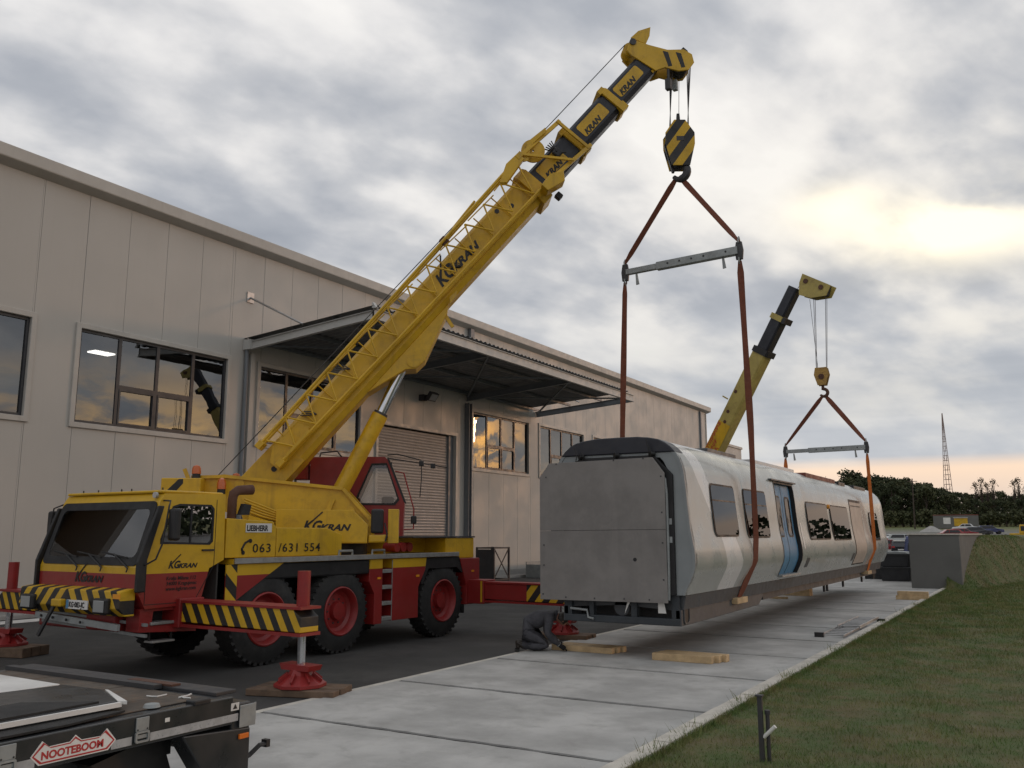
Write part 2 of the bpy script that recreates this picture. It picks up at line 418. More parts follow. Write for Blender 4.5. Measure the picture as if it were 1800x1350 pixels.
# lawn and bank
def lawn_z(x, y):
    # toe of the bank runs from (-3.3,37.5) to (-1,50); the bank rises behind it
    ax_, ay_ = -2.6, 36.8; dx_, dy_ = 2.4, 11.2; L = math.hypot(dx_, dy_)
    dd = ((y - ay_) * dx_ - (x - ax_) * dy_) / L          # >0 on the bank side
    dd = max(0.0, min(1.0, dd / 1.7)); bank = dd * dd * (3 - 2 * dd)
    k_ = max(0.0, min(1.0, (y - 37.1) / 2.2)); bank *= k_ * k_ * (3 - 2 * k_)
    base = .035 + .012 * max(0, x + 3.3) + .02 * math.sin(x * .7 + y * .35) * min(1, (x + 3.3) * .5)
    return base + bank * 1.93
def lfn(nt, pos):
    a = noise(nt, pos, 1.7, 6, .65); b = noise(nt, pos, 14.0, 4, .6)
    c = mixc(nt, a.ss(.35, .68), (.070, .100, .028), (.125, .105, .048))
    return mixc(nt, b.ss(.5, .75) * .6, c, (.13, .11, .055))
mat('lawn_mat', (.06, .08, .03), .95, fn=lfn, bump=.9, bs=50)
xs = [-3.345 + .22 * i for i in range(24)] + [2.2, 3.5, 5.5, 9, 15, 30]
ys = [-8, -4, 0] + [2 + .5 * i for i in range(150)] + [80, 90, 105]
def lz(x, y): return lawn_z(x, y)
lawn = grid('lawn', xs, ys, lz, 'lawn_mat'); tag(lawn, 'mown lawn rising to a bank beside the slab road', kind='structure')
# plateau behind the retaining wall
pl_ = grid('embankment', [-4.5, -4.0, -3.5, -3.05], [38.3, 40, 44, 50, 56, 62, 76], lambda x, y: 1.985 + .03 * math.sin(x * 5 + y), 'lawn_mat')
tag(pl_, 'flat grassy top of the embankment behind the grey retaining wall', kind='structure')
# grass blades
def grass():
    rr = random.Random(5); vs = []; fs = []; cols = []
    def put(x, y, h, wd):
        z = lawn_z(x, y); a = rr.uniform(0, 6.283); lx, ly = math.cos(a) * wd, math.sin(a) * wd
        b = rr.uniform(0, 6.283); t_ = rr.uniform(.2, .9) * h; o = len(vs)
        vs.extend([(x - lx, y - ly, z - .005), (x + lx, y + ly, z - .005), (x + math.cos(b) * t_, y + math.sin(b) * t_, z + h * rr.uniform(.6, 1))])
        fs.append((o, o + 1, o + 2))
    for i in range(200000):
        u = rr.random(); y = 5.5 + 46 * u ** 1.7; x = -3.33 + rr.random() ** 1.2 * (4.4 if y > 12 else 6.0)
        sc_ = 1 + max(0, y - 14) * .05
        put(x, y, rr.uniform(.02, .06) * min(sc_, 1.6) * (1 + .5 * math.sin(x * 3.1 + 1.7 * math.sin(y * 1.3)) * math.sin(y * 2.3 + x)), .0035 * sc_)
    for i in range(15000):      # ragged fringe along the kerb
        y = 5 + 34 * rr.random() ** 1.3; x = -3.335 + abs(rr.gauss(0, .05)) - (.06 if rr.random() < .07 else 0); sc_ = 1 + max(0, y - 14) * .04
        put(x, y, rr.uniform(.04, .11), .004 * sc_)
    for i in range(420):        # taller weeds at the kerb
        c = rr.choice([6.9, 8.4, 9.3, 11.2, 13.5, 17.0, 22.5, 26.0, 28.6, 31.5]); 
        put(-3.40 + rr.gauss(0, .06), c + rr.gauss(0, .14), rr.uniform(.06, .20), .006)
    return MB().add(vs, fs)
def grfn(nt, pos):
    oi = noise(nt, pos, 55.0, 2, .5); b = noise(nt, pos, 1.7, 5, .6)
    c = mixc(nt, b.ss(.40, .60), (.085, .140, .030), (.165, .165, .052))
    c = mixc(nt, noise(nt, pos, 4.5, 4, .6).ss(.55, .72) * .75, c, (.17, .125, .062))
    return mixc(nt, oi.ss(.60, .72) * .65, c, (.27, .23, .11))
mat('grass_mat', (.06, .09, .03), .8, fn=grfn)
go = grass().build('grass', 'grass_mat', fix=False); tag(go, 'short green and straw coloured grass of the lawn', 'grass', kind='stuff')

# ================================================================== HALL
hall = thing('industrial_hall', 'long beige metal clad industrial hall with ribbon windows and loading canopy', 'building', (-23, 36, 0))
WX = -23.0; YS, YE = 2.54, 69.62
wins = [(-4.6 + 6.75 * k + 12.65, -4.6 + 6.75 * k + 18.03) for k in ()]
WY = [1.25, 8.03, 14.78, 21.55, 35.05, 41.62, 48.30, 55.05, 61.80]
WYW = 5.34; WZ0, WZ1 = 5.15, 7.86
openings = [(max(y, YS + .2), y + WYW, WZ0, WZ1) for y in WY if y + WYW > YS + .5] + [(28.0, 33.62, 0.0, 6.55)]
def subtract(rect, holes):
    out = [rect]
    for (a, b, c, d_) in holes:
        nx = []
        for (y0, y1, z0, z1) in out:
            if b <= y0 or a >= y1 or d_ <= z0 or c >= z1: nx.append((y0, y1, z0, z1)); continue
            if a > y0: nx.append((y0, a, z0, z1))
            if b < y1: nx.append((b, y1, z0, z1))
            ya, yb = max(a, y0), min(b, y1)
            if c > z0: nx.append((ya, yb, z0, c))
            if d_ < z1: nx.append((ya, yb, d_, z1))
        out = nx
    return [r for r in out if r[1] - r[0] > .02 and r[3] - r[2] > .02]
wall = MB().box((-23.50, YS, 0), (-23.16, YE, .34)).build('wall', 'plinth', hall)
for k in range(-8, 42):
    y0 = 13.42 + 1.36 * k; y1 = y0 + 1.36
    y1 = min(y1, YE)
    for r in subtract((y0 + .004, y1 - .004, .34, 11.80), openings):
        dx_ = random.uniform(0, .006)
        MB().box((WX - .14, r[0], r[2]), (WX + dx_, r[1], r[3])).build('wall_panel', 'panel', wall, bevel=.006, segs=1)
MB().box((-23.14, YS, .10), (-22.97, 27.9, .345)).box((-23.14, 33.72, .10), (-22.97, YE, .345)).build('plinth', 'plinth', hall)
# roof edge with gutter
prof = [(-.3, -.50), (.02, -.47), (.34, -.36), (.36, -.34), (.36, .0), (.33, .0), (.33, -.10), (-.3, -.10)]
MB().prism(prof, (WX, YS - .1, 12.25), (1, 0, 0), (0, 0, 1), (0, YE - YS + .5, 0)).build('eave_gutter', 'trim', hall, bevel=.012, segs=1)
MB().prism([(0, 12.15), (-22, 13.2), (-44, 12.15), (-44, 12.05), (-22, 13.1), (0, 12.05)], (WX - .25, YS, 0), (1, 0, 0), (0, 0, 1), (0, YE - YS + .2, 0)).build('roof', 'canopy_sheet', hall)
MB().box((-67, YE - .15, 0), (-23.15, YE, 12.1)).build('end_wall', 'panel', hall)
MB().box((-67, YS, 0), (-23.15, YS + .15, 12.1)).build('end_wall', 'panel', hall)
MB().box((-31.2, YS + .2, 0), (-31, YE - .2, 12)).build('inner_wall', 'interior', hall)
MB().box((-31, YS + .2, 9.4), (-23.3, YE - .2, 9.5)).build('inner_ceiling', 'interior', hall)
MB().box((-31, YS + .2, .0), (-23.2, YE - .2, .03)).build('inner_floor', 'interior', hall)
MB().box((-23.02, YE - .10, .1), (-22.93, YE + .03, 11.7)).build('corner_trim', 'trim', hall)
MB().box((-23.02, YE - 1.62, .1), (-22.86, YE - 1.40, 11.75)).build('downpipe', 'col_steel', hall, bevel=.02)
def window(y0, k):
    y1 = y0 + WYW; z0, z1 = WZ0, WZ1
    x = WX
    wn = MB().ring([(y0-.13, z0-.13), (y1+.13, z0-.13), (y1+.13, z1+.13), (y0-.13, z1+.13)], [(y0+.02, z0+.02), (y1-.02, z0+.02), (y1-.02, z1-.02), (y0+.02, z1-.02)],
                   (x - .12, 0, 0), (0, 1, 0), (0, 0, 1), (.185, 0, 0)).build('window', 'trim', hall, bevel=.012, segs=1)
    fr = MB(); fw = .075; a, b = y0 + .022, y1 - .022; c, d_ = z0 + .022, z1 - .022; xf, xb = x - .035, x - .105
    zt = c + (d_ - c) * .44
    fr.box((xb, a, c), (xf, a + fw, d_)).box((xb, b - fw, c), (xf, b, d_)).box((xb, a + fw, d_ - fw), (xf, b - fw, d_)).box((xb, a + fw, c), (xf, b - fw, c + fw))
    q = [a + (b - a) * i / 4 for i in range(5)]
    for i in (1, 2, 3): fr.box((xb, q[i] - .055, c + fw), (xf - .003, q[i] + .055, d_ - fw))
    for i in (1, 2): fr.box((xb, q[i] + .055, zt - .06), (xf - .003, q[i+1] - .055, zt + .06))
    for i in (1, 2):     # opening sashes
        y_0, y_1, z_0, z_1 = q[i] + .055, q[i+1] - .055, c + fw, zt - .06
        fr.ring([(y_0, z_0), (y_1, z_0), (y_1, z_1), (y_0, z_1)], [(y_0+.05, z_0+.05), (y_1-.05, z_0+.05), (y_1-.05, z_1-.05), (y_0+.05, z_1-.05)], (xb + .01, 0, 0), (0, 1, 0), (0, 0, 1), (.075, 0, 0))
    fr.build('frame', 'frame_grey', wn)
    cells = [(q[0] + fw, q[1] - .055, c + fw, d_ - fw), (q[3] + .055, q[4] - fw, c + fw, d_ - fw)]
    for i in (1, 2): cells += [(q[i] + .055, q[i+1] - .055, zt + .06, d_ - fw), (q[i] + .105, q[i+1] - .105, c + fw + .05, zt - .11)]
    for (ya, yb, za, zb) in cells:
        t1, t2 = random.uniform(-.010, .010), random.uniform(-.006, .006)     # panes sit a touch out of true
        MB().add([(x-.075, ya, za), (x-.075 + t1, yb, za), (x-.075 + t1 + t2, yb, zb), (x-.075 + t2, ya, zb)], [(0, 1, 2, 3)]).build('pane', 'glass_hall', wn, fix=False)
for k, y in enumerate(WY):
    if y + WYW > YS + .5 and y > YS: window(y, k)
# roller door
rd = MB().ring([(27.88, 0), (33.74, 0), (33.74, 6.67), (27.88, 6.67)], [(28.02, 0.0), (33.60, 0.0), (33.60, 6.53), (28.02, 6.53)], (WX - .12, 0, 0), (0, 1, 0), (0, 0, 1), (.19, 0, 0)).build('roller_door', 'trim', hall)
mb = MB(); n = 52
vs = []; fs = []
for i in range(n * 4 + 1):
    z = 6.5 * i / (n * 4); x = -23.22 + (.0, .022, .028, .022)[i % 4]
    vs += [(x, 28.05, z), (x, 33.25, z)]
for i in range(n * 4): fs.append((2*i, 2*i+1, 2*i+3, 2*i+2))
mb.add(vs, fs).build('slat_curtain', 'door_slat', rd, fix=False)
MB().box((-23.26, 33.25, 0), (-23.10, 33.59, 6.52)).build('guide_rail', 'col_steel', rd)
MB().box((-23.26, 28.03, 0), (-23.10, 28.14, 6.52)).build('guide_rail', 'col_steel', rd)
# columns
def ibeam(mb, p, q, w_, h_, t_=.02, up=(0, 0, 1)):
    p, q = Vector(p), Vector(q); d_ = (q - p).normalized(); upv = Vector(up)
    a = d_.cross(upv).normalized(); u = a.cross(d_).normalized()
    pr_ = [(-w_/2, -h_/2), (w_/2, -h_/2), (w_/2, -h_/2+t_), (t_/2, -h_/2+t_), (t_/2, h_/2-t_), (w_/2, h_/2-t_), (w_/2, h_/2), (-w_/2, h_/2), (-w_/2, h_/2-t_), (-t_/2, h_/2-t_), (-t_/2, -h_/2+t_), (-w_/2, -h_/2+t_)]
    return mb.prism(pr_, p, a, u, q - p)
ibeam(MB(), (-22.86, 34.50, .1), (-22.86, 34.50, 8.15), .26, .26, .03, (0, 1, 0)).build('column', 'col_steel', hall)
MB().box((-22.94, 34.56, 8.9), (-22.80, 34.86, 11.8)).build('downpipe', 'col_steel', hall, bevel=.01)
MB().cyl((-22.90, 20.85, .1), (-22.90, 20.85, 8.3), .075, n=12).build('downpipe', 'col_steel', hall, smooth=True)
MB().box((-22.99, 21.02, .1), (-22.86, 21.20, 8.2)).build('cable_duct', 'panel', hall)
# canopy
cn = MB(); CX0, CX1, CY0, CY1 = -22.98, -17.36, 20.85, 41.25
def cz(x): return 8.42 + (x + 23) / 5.64 * .42
ibeam(cn, (CX1, CY0, cz(CX1)), (CX1, CY1, cz(CX1)), .14, .34, .02)
canopy = cn.build('canopy', 'canopy_steel', hall)
for i, y in enumerate((CY0, 27.7, 34.5, CY1)):
    ibeam(MB(), (CX0, y, cz(CX0) - .02), (CX1 - .08, y, cz(CX1) - .02), .14, .28, .018).build('rafter', 'canopy_steel' if i == 0 else 'col_steel', canopy)
for x in (-22.8, -20.9, -19.1):
    MB().box((x - .05, CY0 + .1, cz(x) + .125), (x + .05, CY1 - .1, cz(x) + .24)).build('purlin', 'col_steel', canopy)
for (ya, yb) in ((CY0, 27.7), (27.7, 34.5), (34.5, CY1)):
    for (xa, xb) in ((CX0 + .2, CX1 - .2), (CX1 - .2, CX0 + .2)):
        MB().beam((xa, ya + .2, cz(xa) + .02), (xb, yb - .2, cz(xb) + .02), .07, .07).build('brace', 'col_steel', canopy)
# corrugated roof sheet (waves across Y)
vs = []; fs = []; ny = int((40.55 - CY0 + .12) / .075)
for j in range(ny + 1):
    y = CY0 - .12 + .075 * j; dz = .0 if j % 4 in (0, 1) else .05
    vs += [(CX0, y, cz(CX0) + .25 + dz), (CX1 + .05, y, cz(CX1) + .25 + dz)]
for j in range(ny): fs.append((2*j, 2*j+1, 2*j+3, 2*j+2))
MB().add(vs, fs).build('roof_sheet', 'canopy_sheet', canopy, fix=False)
MB().prism([(-.02, .17), (.12, .17), (.12, .20), (.0, .36), (-.02, .36)], (CX1 + .0, CY0 - .1, cz(CX1)), (1, 0, 0), (0, 0, 1), (0, .14, 0)).build('end_cap', 'canopy_steel', canopy)
for y in (CY0, 27.7, 34.5, CY1):
    MB().cyl((-22.97, y + .1, 10.15), (-20.45, y + .1, cz(-20.45) + .30), .035, n=8).box((-23.0, y - .05, 9.98), (-22.96, y + .25, 10.34)).build('tie_rod', 'steel', canopy)
MB().box((CX0 - .0, CY0 - .12, 8.28), (CX0 + .35, CY0 + .1, 8.62)).build('bracket', 'canopy_steel', canopy)
# floodlight
fl = thing('floodlight', 'dark floodlight bracketed to the wall under the canopy', 'floodlight', (-22.95, 31.0, 7.9))
MB().box((-22.99, 30.75, 7.82), (-22.72, 31.0, 8.08)).build('bracket', 'dark_steel', fl)
mb = MB(Matrix.Translation((-22.45, 31.05, 7.98)) @ Matrix.Rotation(R_(35), 4, 'Y'))
mb.box((-.12, -.28, -.20), (.06, .28, .20)); hd = mb.build('lamp_head', 'dark_steel', fl, bevel=.02)
mb = MB(Matrix.Translation((-22.45, 31.05, 7.98)) @ Matrix.Rotation(R_(35), 4, 'Y')); mb.box((.061, -.23, -.15), (.066, .23, .15)); mb.build('lens', 'lamp_glass', fl)
# lit ceiling lamp inside the hall
em = bpy.data.materials.new('lamp_emit'); em.use_nodes = True; b_ = em.node_tree.nodes['Principled BSDF']
b_.inputs['Emission Color'].default_value = (1, .93, .8, 1); b_.inputs['Emission Strength'].default_value = 6; M['lamp_emit'] = em
cl_ = thing('ceiling_light', 'lit ceiling lamp seen through the wide hall window', 'ceiling light', (-25.2, 17.4, 7.9))
MB().box((-25.35, 16.6, 7.70), (-24.95, 17.3, 7.74)).build('diffuser', 'lamp_emit', cl_)
MB().box((-25.4, 16.55, 7.742), (-24.9, 17.35, 7.80)).box((-25.17, 16.93, 7.80), (-25.13, 16.97, 9.4)).build('housing', 'white', cl_)
# annex behind
ax = thing('annex_block', 'small grey beige block standing beyond the far end of the hall', 'building', (-24.5, 78, 0))
MB().box((-28, 73.5, 0), (-22.9, 79, 9.55)).build('wall', 'panel', ax); MB().box((-28.1, 73.4, 9.551), (-22.8, 79.1, 9.75)).build('parapet', 'trim', ax)

# retaining wall
rw = thing('retaining_wall', 'smooth grey concrete retaining wall at the end of the grass bank', 'wall', (-3.7, 38, 0))
MB().prism([(-4.60, 38.0), (-2.82, 38.0), (-2.50, 46.0), (-2.80, 46.0), (-3.12, 38.3), (-4.30, 38.3), (-4.30, 62), (-4.60, 62)], (0, 0, -.05), (1, 0, 0), (0, 1, 0), (0, 0, 2.10)).build('wall', 'mono', rw, bevel=.02, segs=1)
MB().prism([(-4.64, 37.96), (-2.79, 37.96), (-2.46, 46.0), (-2.84, 46.0), (-3.16, 38.34), (-4.26, 38.34), (-4.26, 62), (-4.64, 62)], (0, 0, 2.052), (1, 0, 0), (0, 1, 0), (0, 0, .05)).build('coping', 'concrete_kerb', rw)
# ================================================================== RAIL CAR SHELL
TX, TY0, TY1 = -6.32, 14.22, 35.6
def trfn(nt, pos):
    px_, py_, pz_ = sep(nt, pos)
    # broad pale chevron near the end, a second darker one behind it
    zz = (pz_ - 1.0) / 2.6
    a = (zz.ramp([(0.0, .52), (.22, .55), (.40, .50), (.80, .19), (1.0, .10)]) * 3.2) + 14.2
    b = (zz.ramp([(0.0, .83), (.22, .86), (.40, .76), (.80, .36), (1.0, .30)]) * 3.2) + 14.2
    st = py_.gt(a) * py_.lt(b)
    st2 = (py_ - 2.35).gt(b) * 0.0
    return mixc(nt, st, (.335, .36, .345), (.62, .635, .63))
mat('train_skin', (.4, .4, .38), .32, fn=trfn, var=.04, vs_=.5, coat=.4, dirt=.06, dirtc=(.25, .25, .24))
mat('train_roof', (.46, .46, .45), .38, var=.08, vs_=.8, coat=.4, dirt=.15, dirtc=(.3, .29, .28))
car = thing('rail_car', 'unfinished pale grey passenger rail car shell hanging in orange slings', 'rail car', (TX, 24.9, .6))
PR = [(1.10, 1.165), (1.20, 1.205), (1.35, 1.28), (1.50, 1.345), (1.62, 1.365), (1.75, 1.362), (1.85, 1.35), (2.0, 1.325), (2.17, 1.295), (2.40, 1.272), (2.64, 1.252), (2.88, 1.235), (3.11, 1.21), (3.22, 1.19), (3.34, 1.145),
      (3.45, 1.08), (3.54, 1.0), (3.62, .90), (3.68, .78), (3.715, .62), (3.74, .40), (3.745, 0.0)]
def hw(z):
    for (z0, h0), (z1, h1) in zip(PR, PR[1:]):
        if z0 <= z <= z1: return h0 + (h1 - h0) * (z - z0) / (z1 - z0)
    return PR[0][1] if z < 1.1 else 0
# openings in the side shell (y0,y1,z0,z1)
DOOR1 = (20.05, 21.75, 1.20, 3.22)
ZS = sorted(set([p[0] for p in PR[:18]] + [1.20, 3.22])); ZS = [z for z in ZS if z <= 3.62]
YSS = sorted(set([TY0 + .02, DOOR1[0], DOOR1[1], TY1] + [TY0 + i for i in (1, 2, 3, 4, 5)] + [23, 25, 27, 29, 31, 33, 34.2, 35.1]))
def tap(y):      # tail narrows a little
    return 1.0 if y < 34.2 else 1.0 - .05 * ((y - 34.2) / 1.4) ** 2
for sgn in (1, -1):
    vs = []; fs = []
    for y in YSS:
        for z in ZS: vs.append((TX + sgn * hw(z) * tap(y), y, z))
    n = len(ZS)
    for j in range(len(YSS) - 1):
        for i in range(n - 1):
            if DOOR1[0] <= YSS[j] < DOOR1[1] and DOOR1[2] <= ZS[i] < DOOR1[3]: continue
            fs.append((j*n+i, j*n+i+1, (j+1)*n+i+1, (j+1)*n+i) if sgn < 0 else (j*n+i, (j+1)*n+i, (j+1)*n+i+1, j*n+i+1))
    MB().add(vs, fs).build('side_shell', 'train_skin', car, smooth=2, fix=False)
# roof
rz = [(z, h) for z, h in PR if z >= 3.62]; loop = [(h, z) for z, h in rz] + [(-h, z) for z, h in rz[::-1][1:]]
vs = []; fs = []; ys_ = [TY0 + .35, 17, 20, 24, 28, 32, 34.2, 35.1, TY1]
for y in ys_:
    for h, z in loop: vs.append((TX + h * tap(y), y, z))
n = len(loop)
for j in range(len(ys_) - 1):
    for i in range(n - 1): fs.append((j*n+i, (j+1)*n+i, (j+1)*n+i+1, j*n+i+1))
MB().add(vs, fs).build('roof', 'train_roof', car, smooth=2, fix=False)
for (y0, y1, x0, x1, z_, m_) in ((17.0, 18.9, -.70, .72, 3.745, 'solebar'), (24.5, 28.4, -.1, .93, 3.69, 'train_red'), (28.8, 29.8, -.2, .96, 3.66, 'black'), (31.4, 33.6, -.3, .95, 3.66, 'black'), (20.2, 24.2, -.75, .70, 3.752, 'train_roof')):
    MB().box((TX + x0, y0, z_ - .10), (TX + x1, y1, z_ + .03)).build('roof_panel', m_, car, bevel=.015)
# end ring (near)
outer = [(h, z) for z, h in PR] + [(-h, z) for z, h in PR[::-1][1:]]
inner = []
for h, z in outer:       # inset, clamped to the gangway opening
    inner.append((max(-.98, min(.98, h * .80)), 1.10 if z < 1.2 else min(3.38, 1.10 + (z - 1.1) * .94)))
MB().ring(outer, inner, (TX, TY0, 0), (1, 0, 0), (0, 0, 1), (0, .10, 0)).build('end_frame', 'shell_end', car, smooth=True)
MB().ring([(h * 1.003, z + .002) for h, z in outer], [(h * .965, 1.10 + (z - 1.10) * .985) for h, z in outer], (TX, TY0 - .012, 0), (1, 0, 0), (0, 0, 1), (0, .05, 0)).build('end_edge', 'shell_end', car)
# black gangway seal
so_ = [(-1.03, 1.1), (1.03, 1.1), (1.03, 3.08), (.70, 3.42), (-.70, 3.42), (-1.03, 3.08)]; si_ = [(-.86, 1.14), (.86, 1.14), (.86, 3.0), (.60, 3.30), (-.60, 3.30), (-.86, 3.0)]
MB().ring(so_, si_, (TX, TY0 - .05, 0), (1, 0, 0), (0, 0, 1), (0, .22, 0)).build('gangway_seal', 'rubber_seal', car, bevel=.01)
MB().box((TX - .99, TY0 + .30, 1.1), (TX + .99, TY0 + .34, 3.45)).build('inner_bulkhead', 'underframe', car)
mb = MB(); rnd = [(.92, 1.25), (.92, 2.95), (.60, 3.33)]
mb.tube([(TX + .915, TY0 - .07, 1.02), (TX + .925, TY0 - .07, 1.5), (TX + .925, TY0 - .07, 2.75), (TX + .90, TY0 - .07, 3.0), (TX + .80, TY0 - .07, 3.18), (TX + .62, TY0 - .07, 3.34)], .028, 8).build('hand_rail', 'galv', car, smooth=True)
for z in (2.25, 1.95): MB().box((TX + .955, TY0 - .06, z), (TX + 1.0, TY0 - .02, z + .10)).build('hinge', 'galv', car)
# dark roof fairing over the end
top = [(h, z) for h, z in outer if z >= 3.44]
MB().prism([(h, z + .012) for h, z in top], (TX, TY0 - .03, 0), (1, 0, 0), (0, 0, 1), (0, .42, 0)).build('roof_fairing', 'navy', car, bevel=.02)
for x_, h_ in ((-.75, .20), (-.62, .12), (0.02, .10), (.66, .18), (.62, .28)):
    MB().tube([(TX + x_, TY0 - .09, 3.38), (TX + x_ + .03, TY0 - .10, 3.45), (TX + x_ - .02, TY0 - .10, 3.40 + h_)], .008, 6).build('tie_wire', 'black', car)
for x_ in (-.68, .0, .66): MB().cyl((TX + x_, TY0 - .10, 3.44), (TX + x_ + .05, TY0 - .03, 3.44), .045, n=10).build('clamp', 'black', car)
# covering boards
def board(z0, z1, ch, dz):
    p = [(-1.46, z0), (-.92 + 1.84, z0 + .02), (.92, z1 - ch), (.92 - ch * .85, z1 + dz), (-1.46 + ch * .8, z1), (-1.46, z1 - ch)] if ch else [(-1.46, z0), (.92, z0 + .02), (.92, z1), (-1.46, z1 - .02)]
    return MB().prism(p, (TX, TY0 - .135, 0), (1, 0, 0), (0, 0, 1), (0, .025, 0))
board(.955, 2.165, 0, 0).build('cover_board', 'ply', car, bevel=.003, segs=1)
board(2.150, 3.345, .24, .03).build('cover_board', 'ply', car, bevel=.003, segs=1)
for x_, z_ in ((-1.40, 1.05), (-1.38, 1.9), (-1.38, 1.55), (.86, 1.95), (.86, 2.45), (-1.33, 3.1), (.86, 3.05), (-1.12, 3.33), (.55, 3.36), (-.95, 1.01), (-.4, 1.01), (.15, 1.02), (.6, 1.02), (.86, 1.35), (0, 3.35)):
    MB().cyl((TX + x_, TY0 - .142, z_), (TX + x_, TY0 - .134, z_), .014, n=8).build('screw', 'dark_steel', car)
MB().cyl((TX + .36, TY0 - .138, 1.67), (TX + .36, TY0 - .134, 1.67), .033, n=12).build('knot_hole', 'black', car)
# underframe at the near end
uf = MB(); uf.box((TX - 1.06, TY0 + .02, .60), (TX + 1.06, TY0 + .14, .72)); uf = uf.build('headstock', 'underframe', car, bevel=.015)
for x0, x1 in ((-1.06, -.92), (-.58, -.50), (.20, .30), (.92, 1.06)): MB().box((TX + x0, TY0 + .03, .72), (TX + x1, TY0 + .16, 1.10)).build('stanchion', 'underframe', uf)
MB().box((TX - 1.06, TY0 + .55, .62), (TX + 1.06, TY0 + .60, 1.10)).build('back_plate', 'black', uf)
MB().cyl((TX + .0, TY0 + .10, .86), (TX + .0, TY0 + .5, .86), .14, n=20).build('coupler_socket', 'solebar', uf, smooth=True)
MB().tube([(TX - .92, TY0 - .02, .82), (TX - .60, TY0 - .02, .80), (TX - .58, TY0 - .02, .68), (TX - .48, TY0 - .02, .66)], .022, 8).build('air_pipe', 'galv', uf, smooth=True)
MB().prism([(0, 0), (.05, .20), (.10, .20)], (TX + .10, TY0 - .01, .77), (1, 0, 0), (0, 0, 1), (0, .006, 0)).build('white_tag', 'white', uf)
MB().prism([(0, 0), (.14, 0), (.10, .20), (0, .20)], (TX + .70, TY0 - .01, .80), (1, 0, 0), (0, 0, 1), (0, .006, 0)).build('white_tag', 'white', uf)
# side sills
for sgn in (1, -1):
    MB().prism([(0, 1.10), (sgn * 1.15, 1.10), (sgn * 1.10, .86), (sgn * 1.0, .84), (0, .90)], (TX, TY0 + .1, 0), (1, 0, 0), (0, 0, 1), (0, TY1 - TY0 - .9, 0)).build('solebar', 'solebar', car)
    MB().prism([(.0, .86), (.0, .60), (.60, .60), (4.6, .64), (4.95, .80), (4.95, .86)], (TX + sgn * 1.085, TY0 + .03, 0), (0, 1, 0), (0, 0, 1), (-sgn * .10, 0, 0)).build('bogie_skirt', 'solebar', car, bevel=.01)
rr_ = [(math.cos(t_) * .07 + (.04 if math.cos(t_) > 0 else -.04), math.sin(t_) * .07 + (.10 if math.sin(t_) > 0 else -.10)) for t_ in [2 * math.pi * (i + .5) / 24 for i in range(24)]]
MB().ring([(x * 1.25, y * 1.18) for x, y in rr_], rr_, (TX + 1.086, TY0 + .26, .82), (0, 1, 0), (0, 0, 1), (.02, 0, 0)).build('socket_rim', 'solebar', car)
MB().prism(rr_, (TX + 1.084, TY0 + .26, .82), (0, 1, 0), (0, 0, 1), (.006, 0, 0)).build('jacking_socket', 'black', car)
MB().box((TX - 1.0, 19.5, .70), (TX + 1.0, 34.5, .90)).build('floor_pan', 'underframe', car)
for y in (25.9, 26.3, 28.6, 31.8, 34.0, 34.3): MB().cyl((TX + .95, y, .52), (TX + .95, y, .72), .035, n=8).build('bracket', 'black', car)
# windows: flush glazed, rounded
def rrect(y0, y1, z0, z1, r, n=5):
    out = []
    for (cy, cz_, a0) in ((y1 - r, z1 - r, 0), (y0 + r, z1 - r, 90), (y0 + r, z0 + r, 180), (y1 - r, z0 + r, 270)):
        for i in range(n + 1):
            a = R_(a0 + 90 * i / n); out.append((cy + math.cos(a) * r, cz_ + math.sin(a) * r))
    return out
def sidept(y, z, o): return (TX + hw(z) * tap(y) + o, y, z)
def glaze(name, y0, y1, z0, z1, r, m, parent, off, sg=1):
    xa, xb = hw(z0), hw(z1)
    flat = name != 'door_window' and name != 'door_pane'
    def sidept(y, z, o):
        if not flat: return (TX + hw(z) * tap(y) + o, y, z)
        return (TX + (xa + (xb - xa) * (z - z0) / (z1 - z0)) + o, y, z)
    lp = rrect(y0, y1, z0, z1, r); cyy, czz = (y0 + y1) / 2, (z0 + z1) / 2; vs = [sidept(cyy, czz, off)]; fs = []
    rings = 4
    for k in range(1, rings + 1):
        for (y, z) in lp: vs.append(sidept(cyy + (y - cyy) * k / rings, czz + (z - czz) * k / rings, off))
    n = len(lp)
    for i in range(n): fs.append((0, 1 + i, 1 + (i + 1) % n))
    for k in range(rings - 1):
        for i in range(n): fs.append((1 + k*n + i, 1 + (k+1)*n + i, 1 + (k+1)*n + (i+1) % n, 1 + k*n + (i+1) % n))
    if sg < 0: vs = [(2 * TX - x, y, z) for x, y, z in vs]
    return MB().add(vs, fs).build(name, m, parent, smooth=2)
def side_window(y0, y1, z0, z1, vent=True):
    w_ = glaze('window', y0 - .035, y1 + .035, z0 - .035, z1 + .035, .11, 'rubber_seal', car, .012)
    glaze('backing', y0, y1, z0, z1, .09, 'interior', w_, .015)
    glaze('pane', y0, y1, z0, z1, .09, 'glass_train', w_, .020)
    if vent:
        zv = z0 + (z1 - z0) * .68
        vs = []
        for y in (y0, y1): vs += [sidept(y, zv, .028), sidept(y, zv + .028, .028)]
        MB().add(vs, [(0, 1, 3, 2)]).build('vent_bar', 'black', w_, fix=False)
    glaze('far_window', y0, y1, z0, z1, .09, 'rubber_seal', car, .004, -1)
side_window(15.48, 16.86, 2.08, 2.96)
side_window(17.50, 19.10, 2.05, 2.95)
side_window(22.85, 25.30, 1.98, 2.86, False)
side_window(25.75, 28.25, 1.95, 2.85, False)
side_window(32.1, 33.65, 1.90, 2.78)
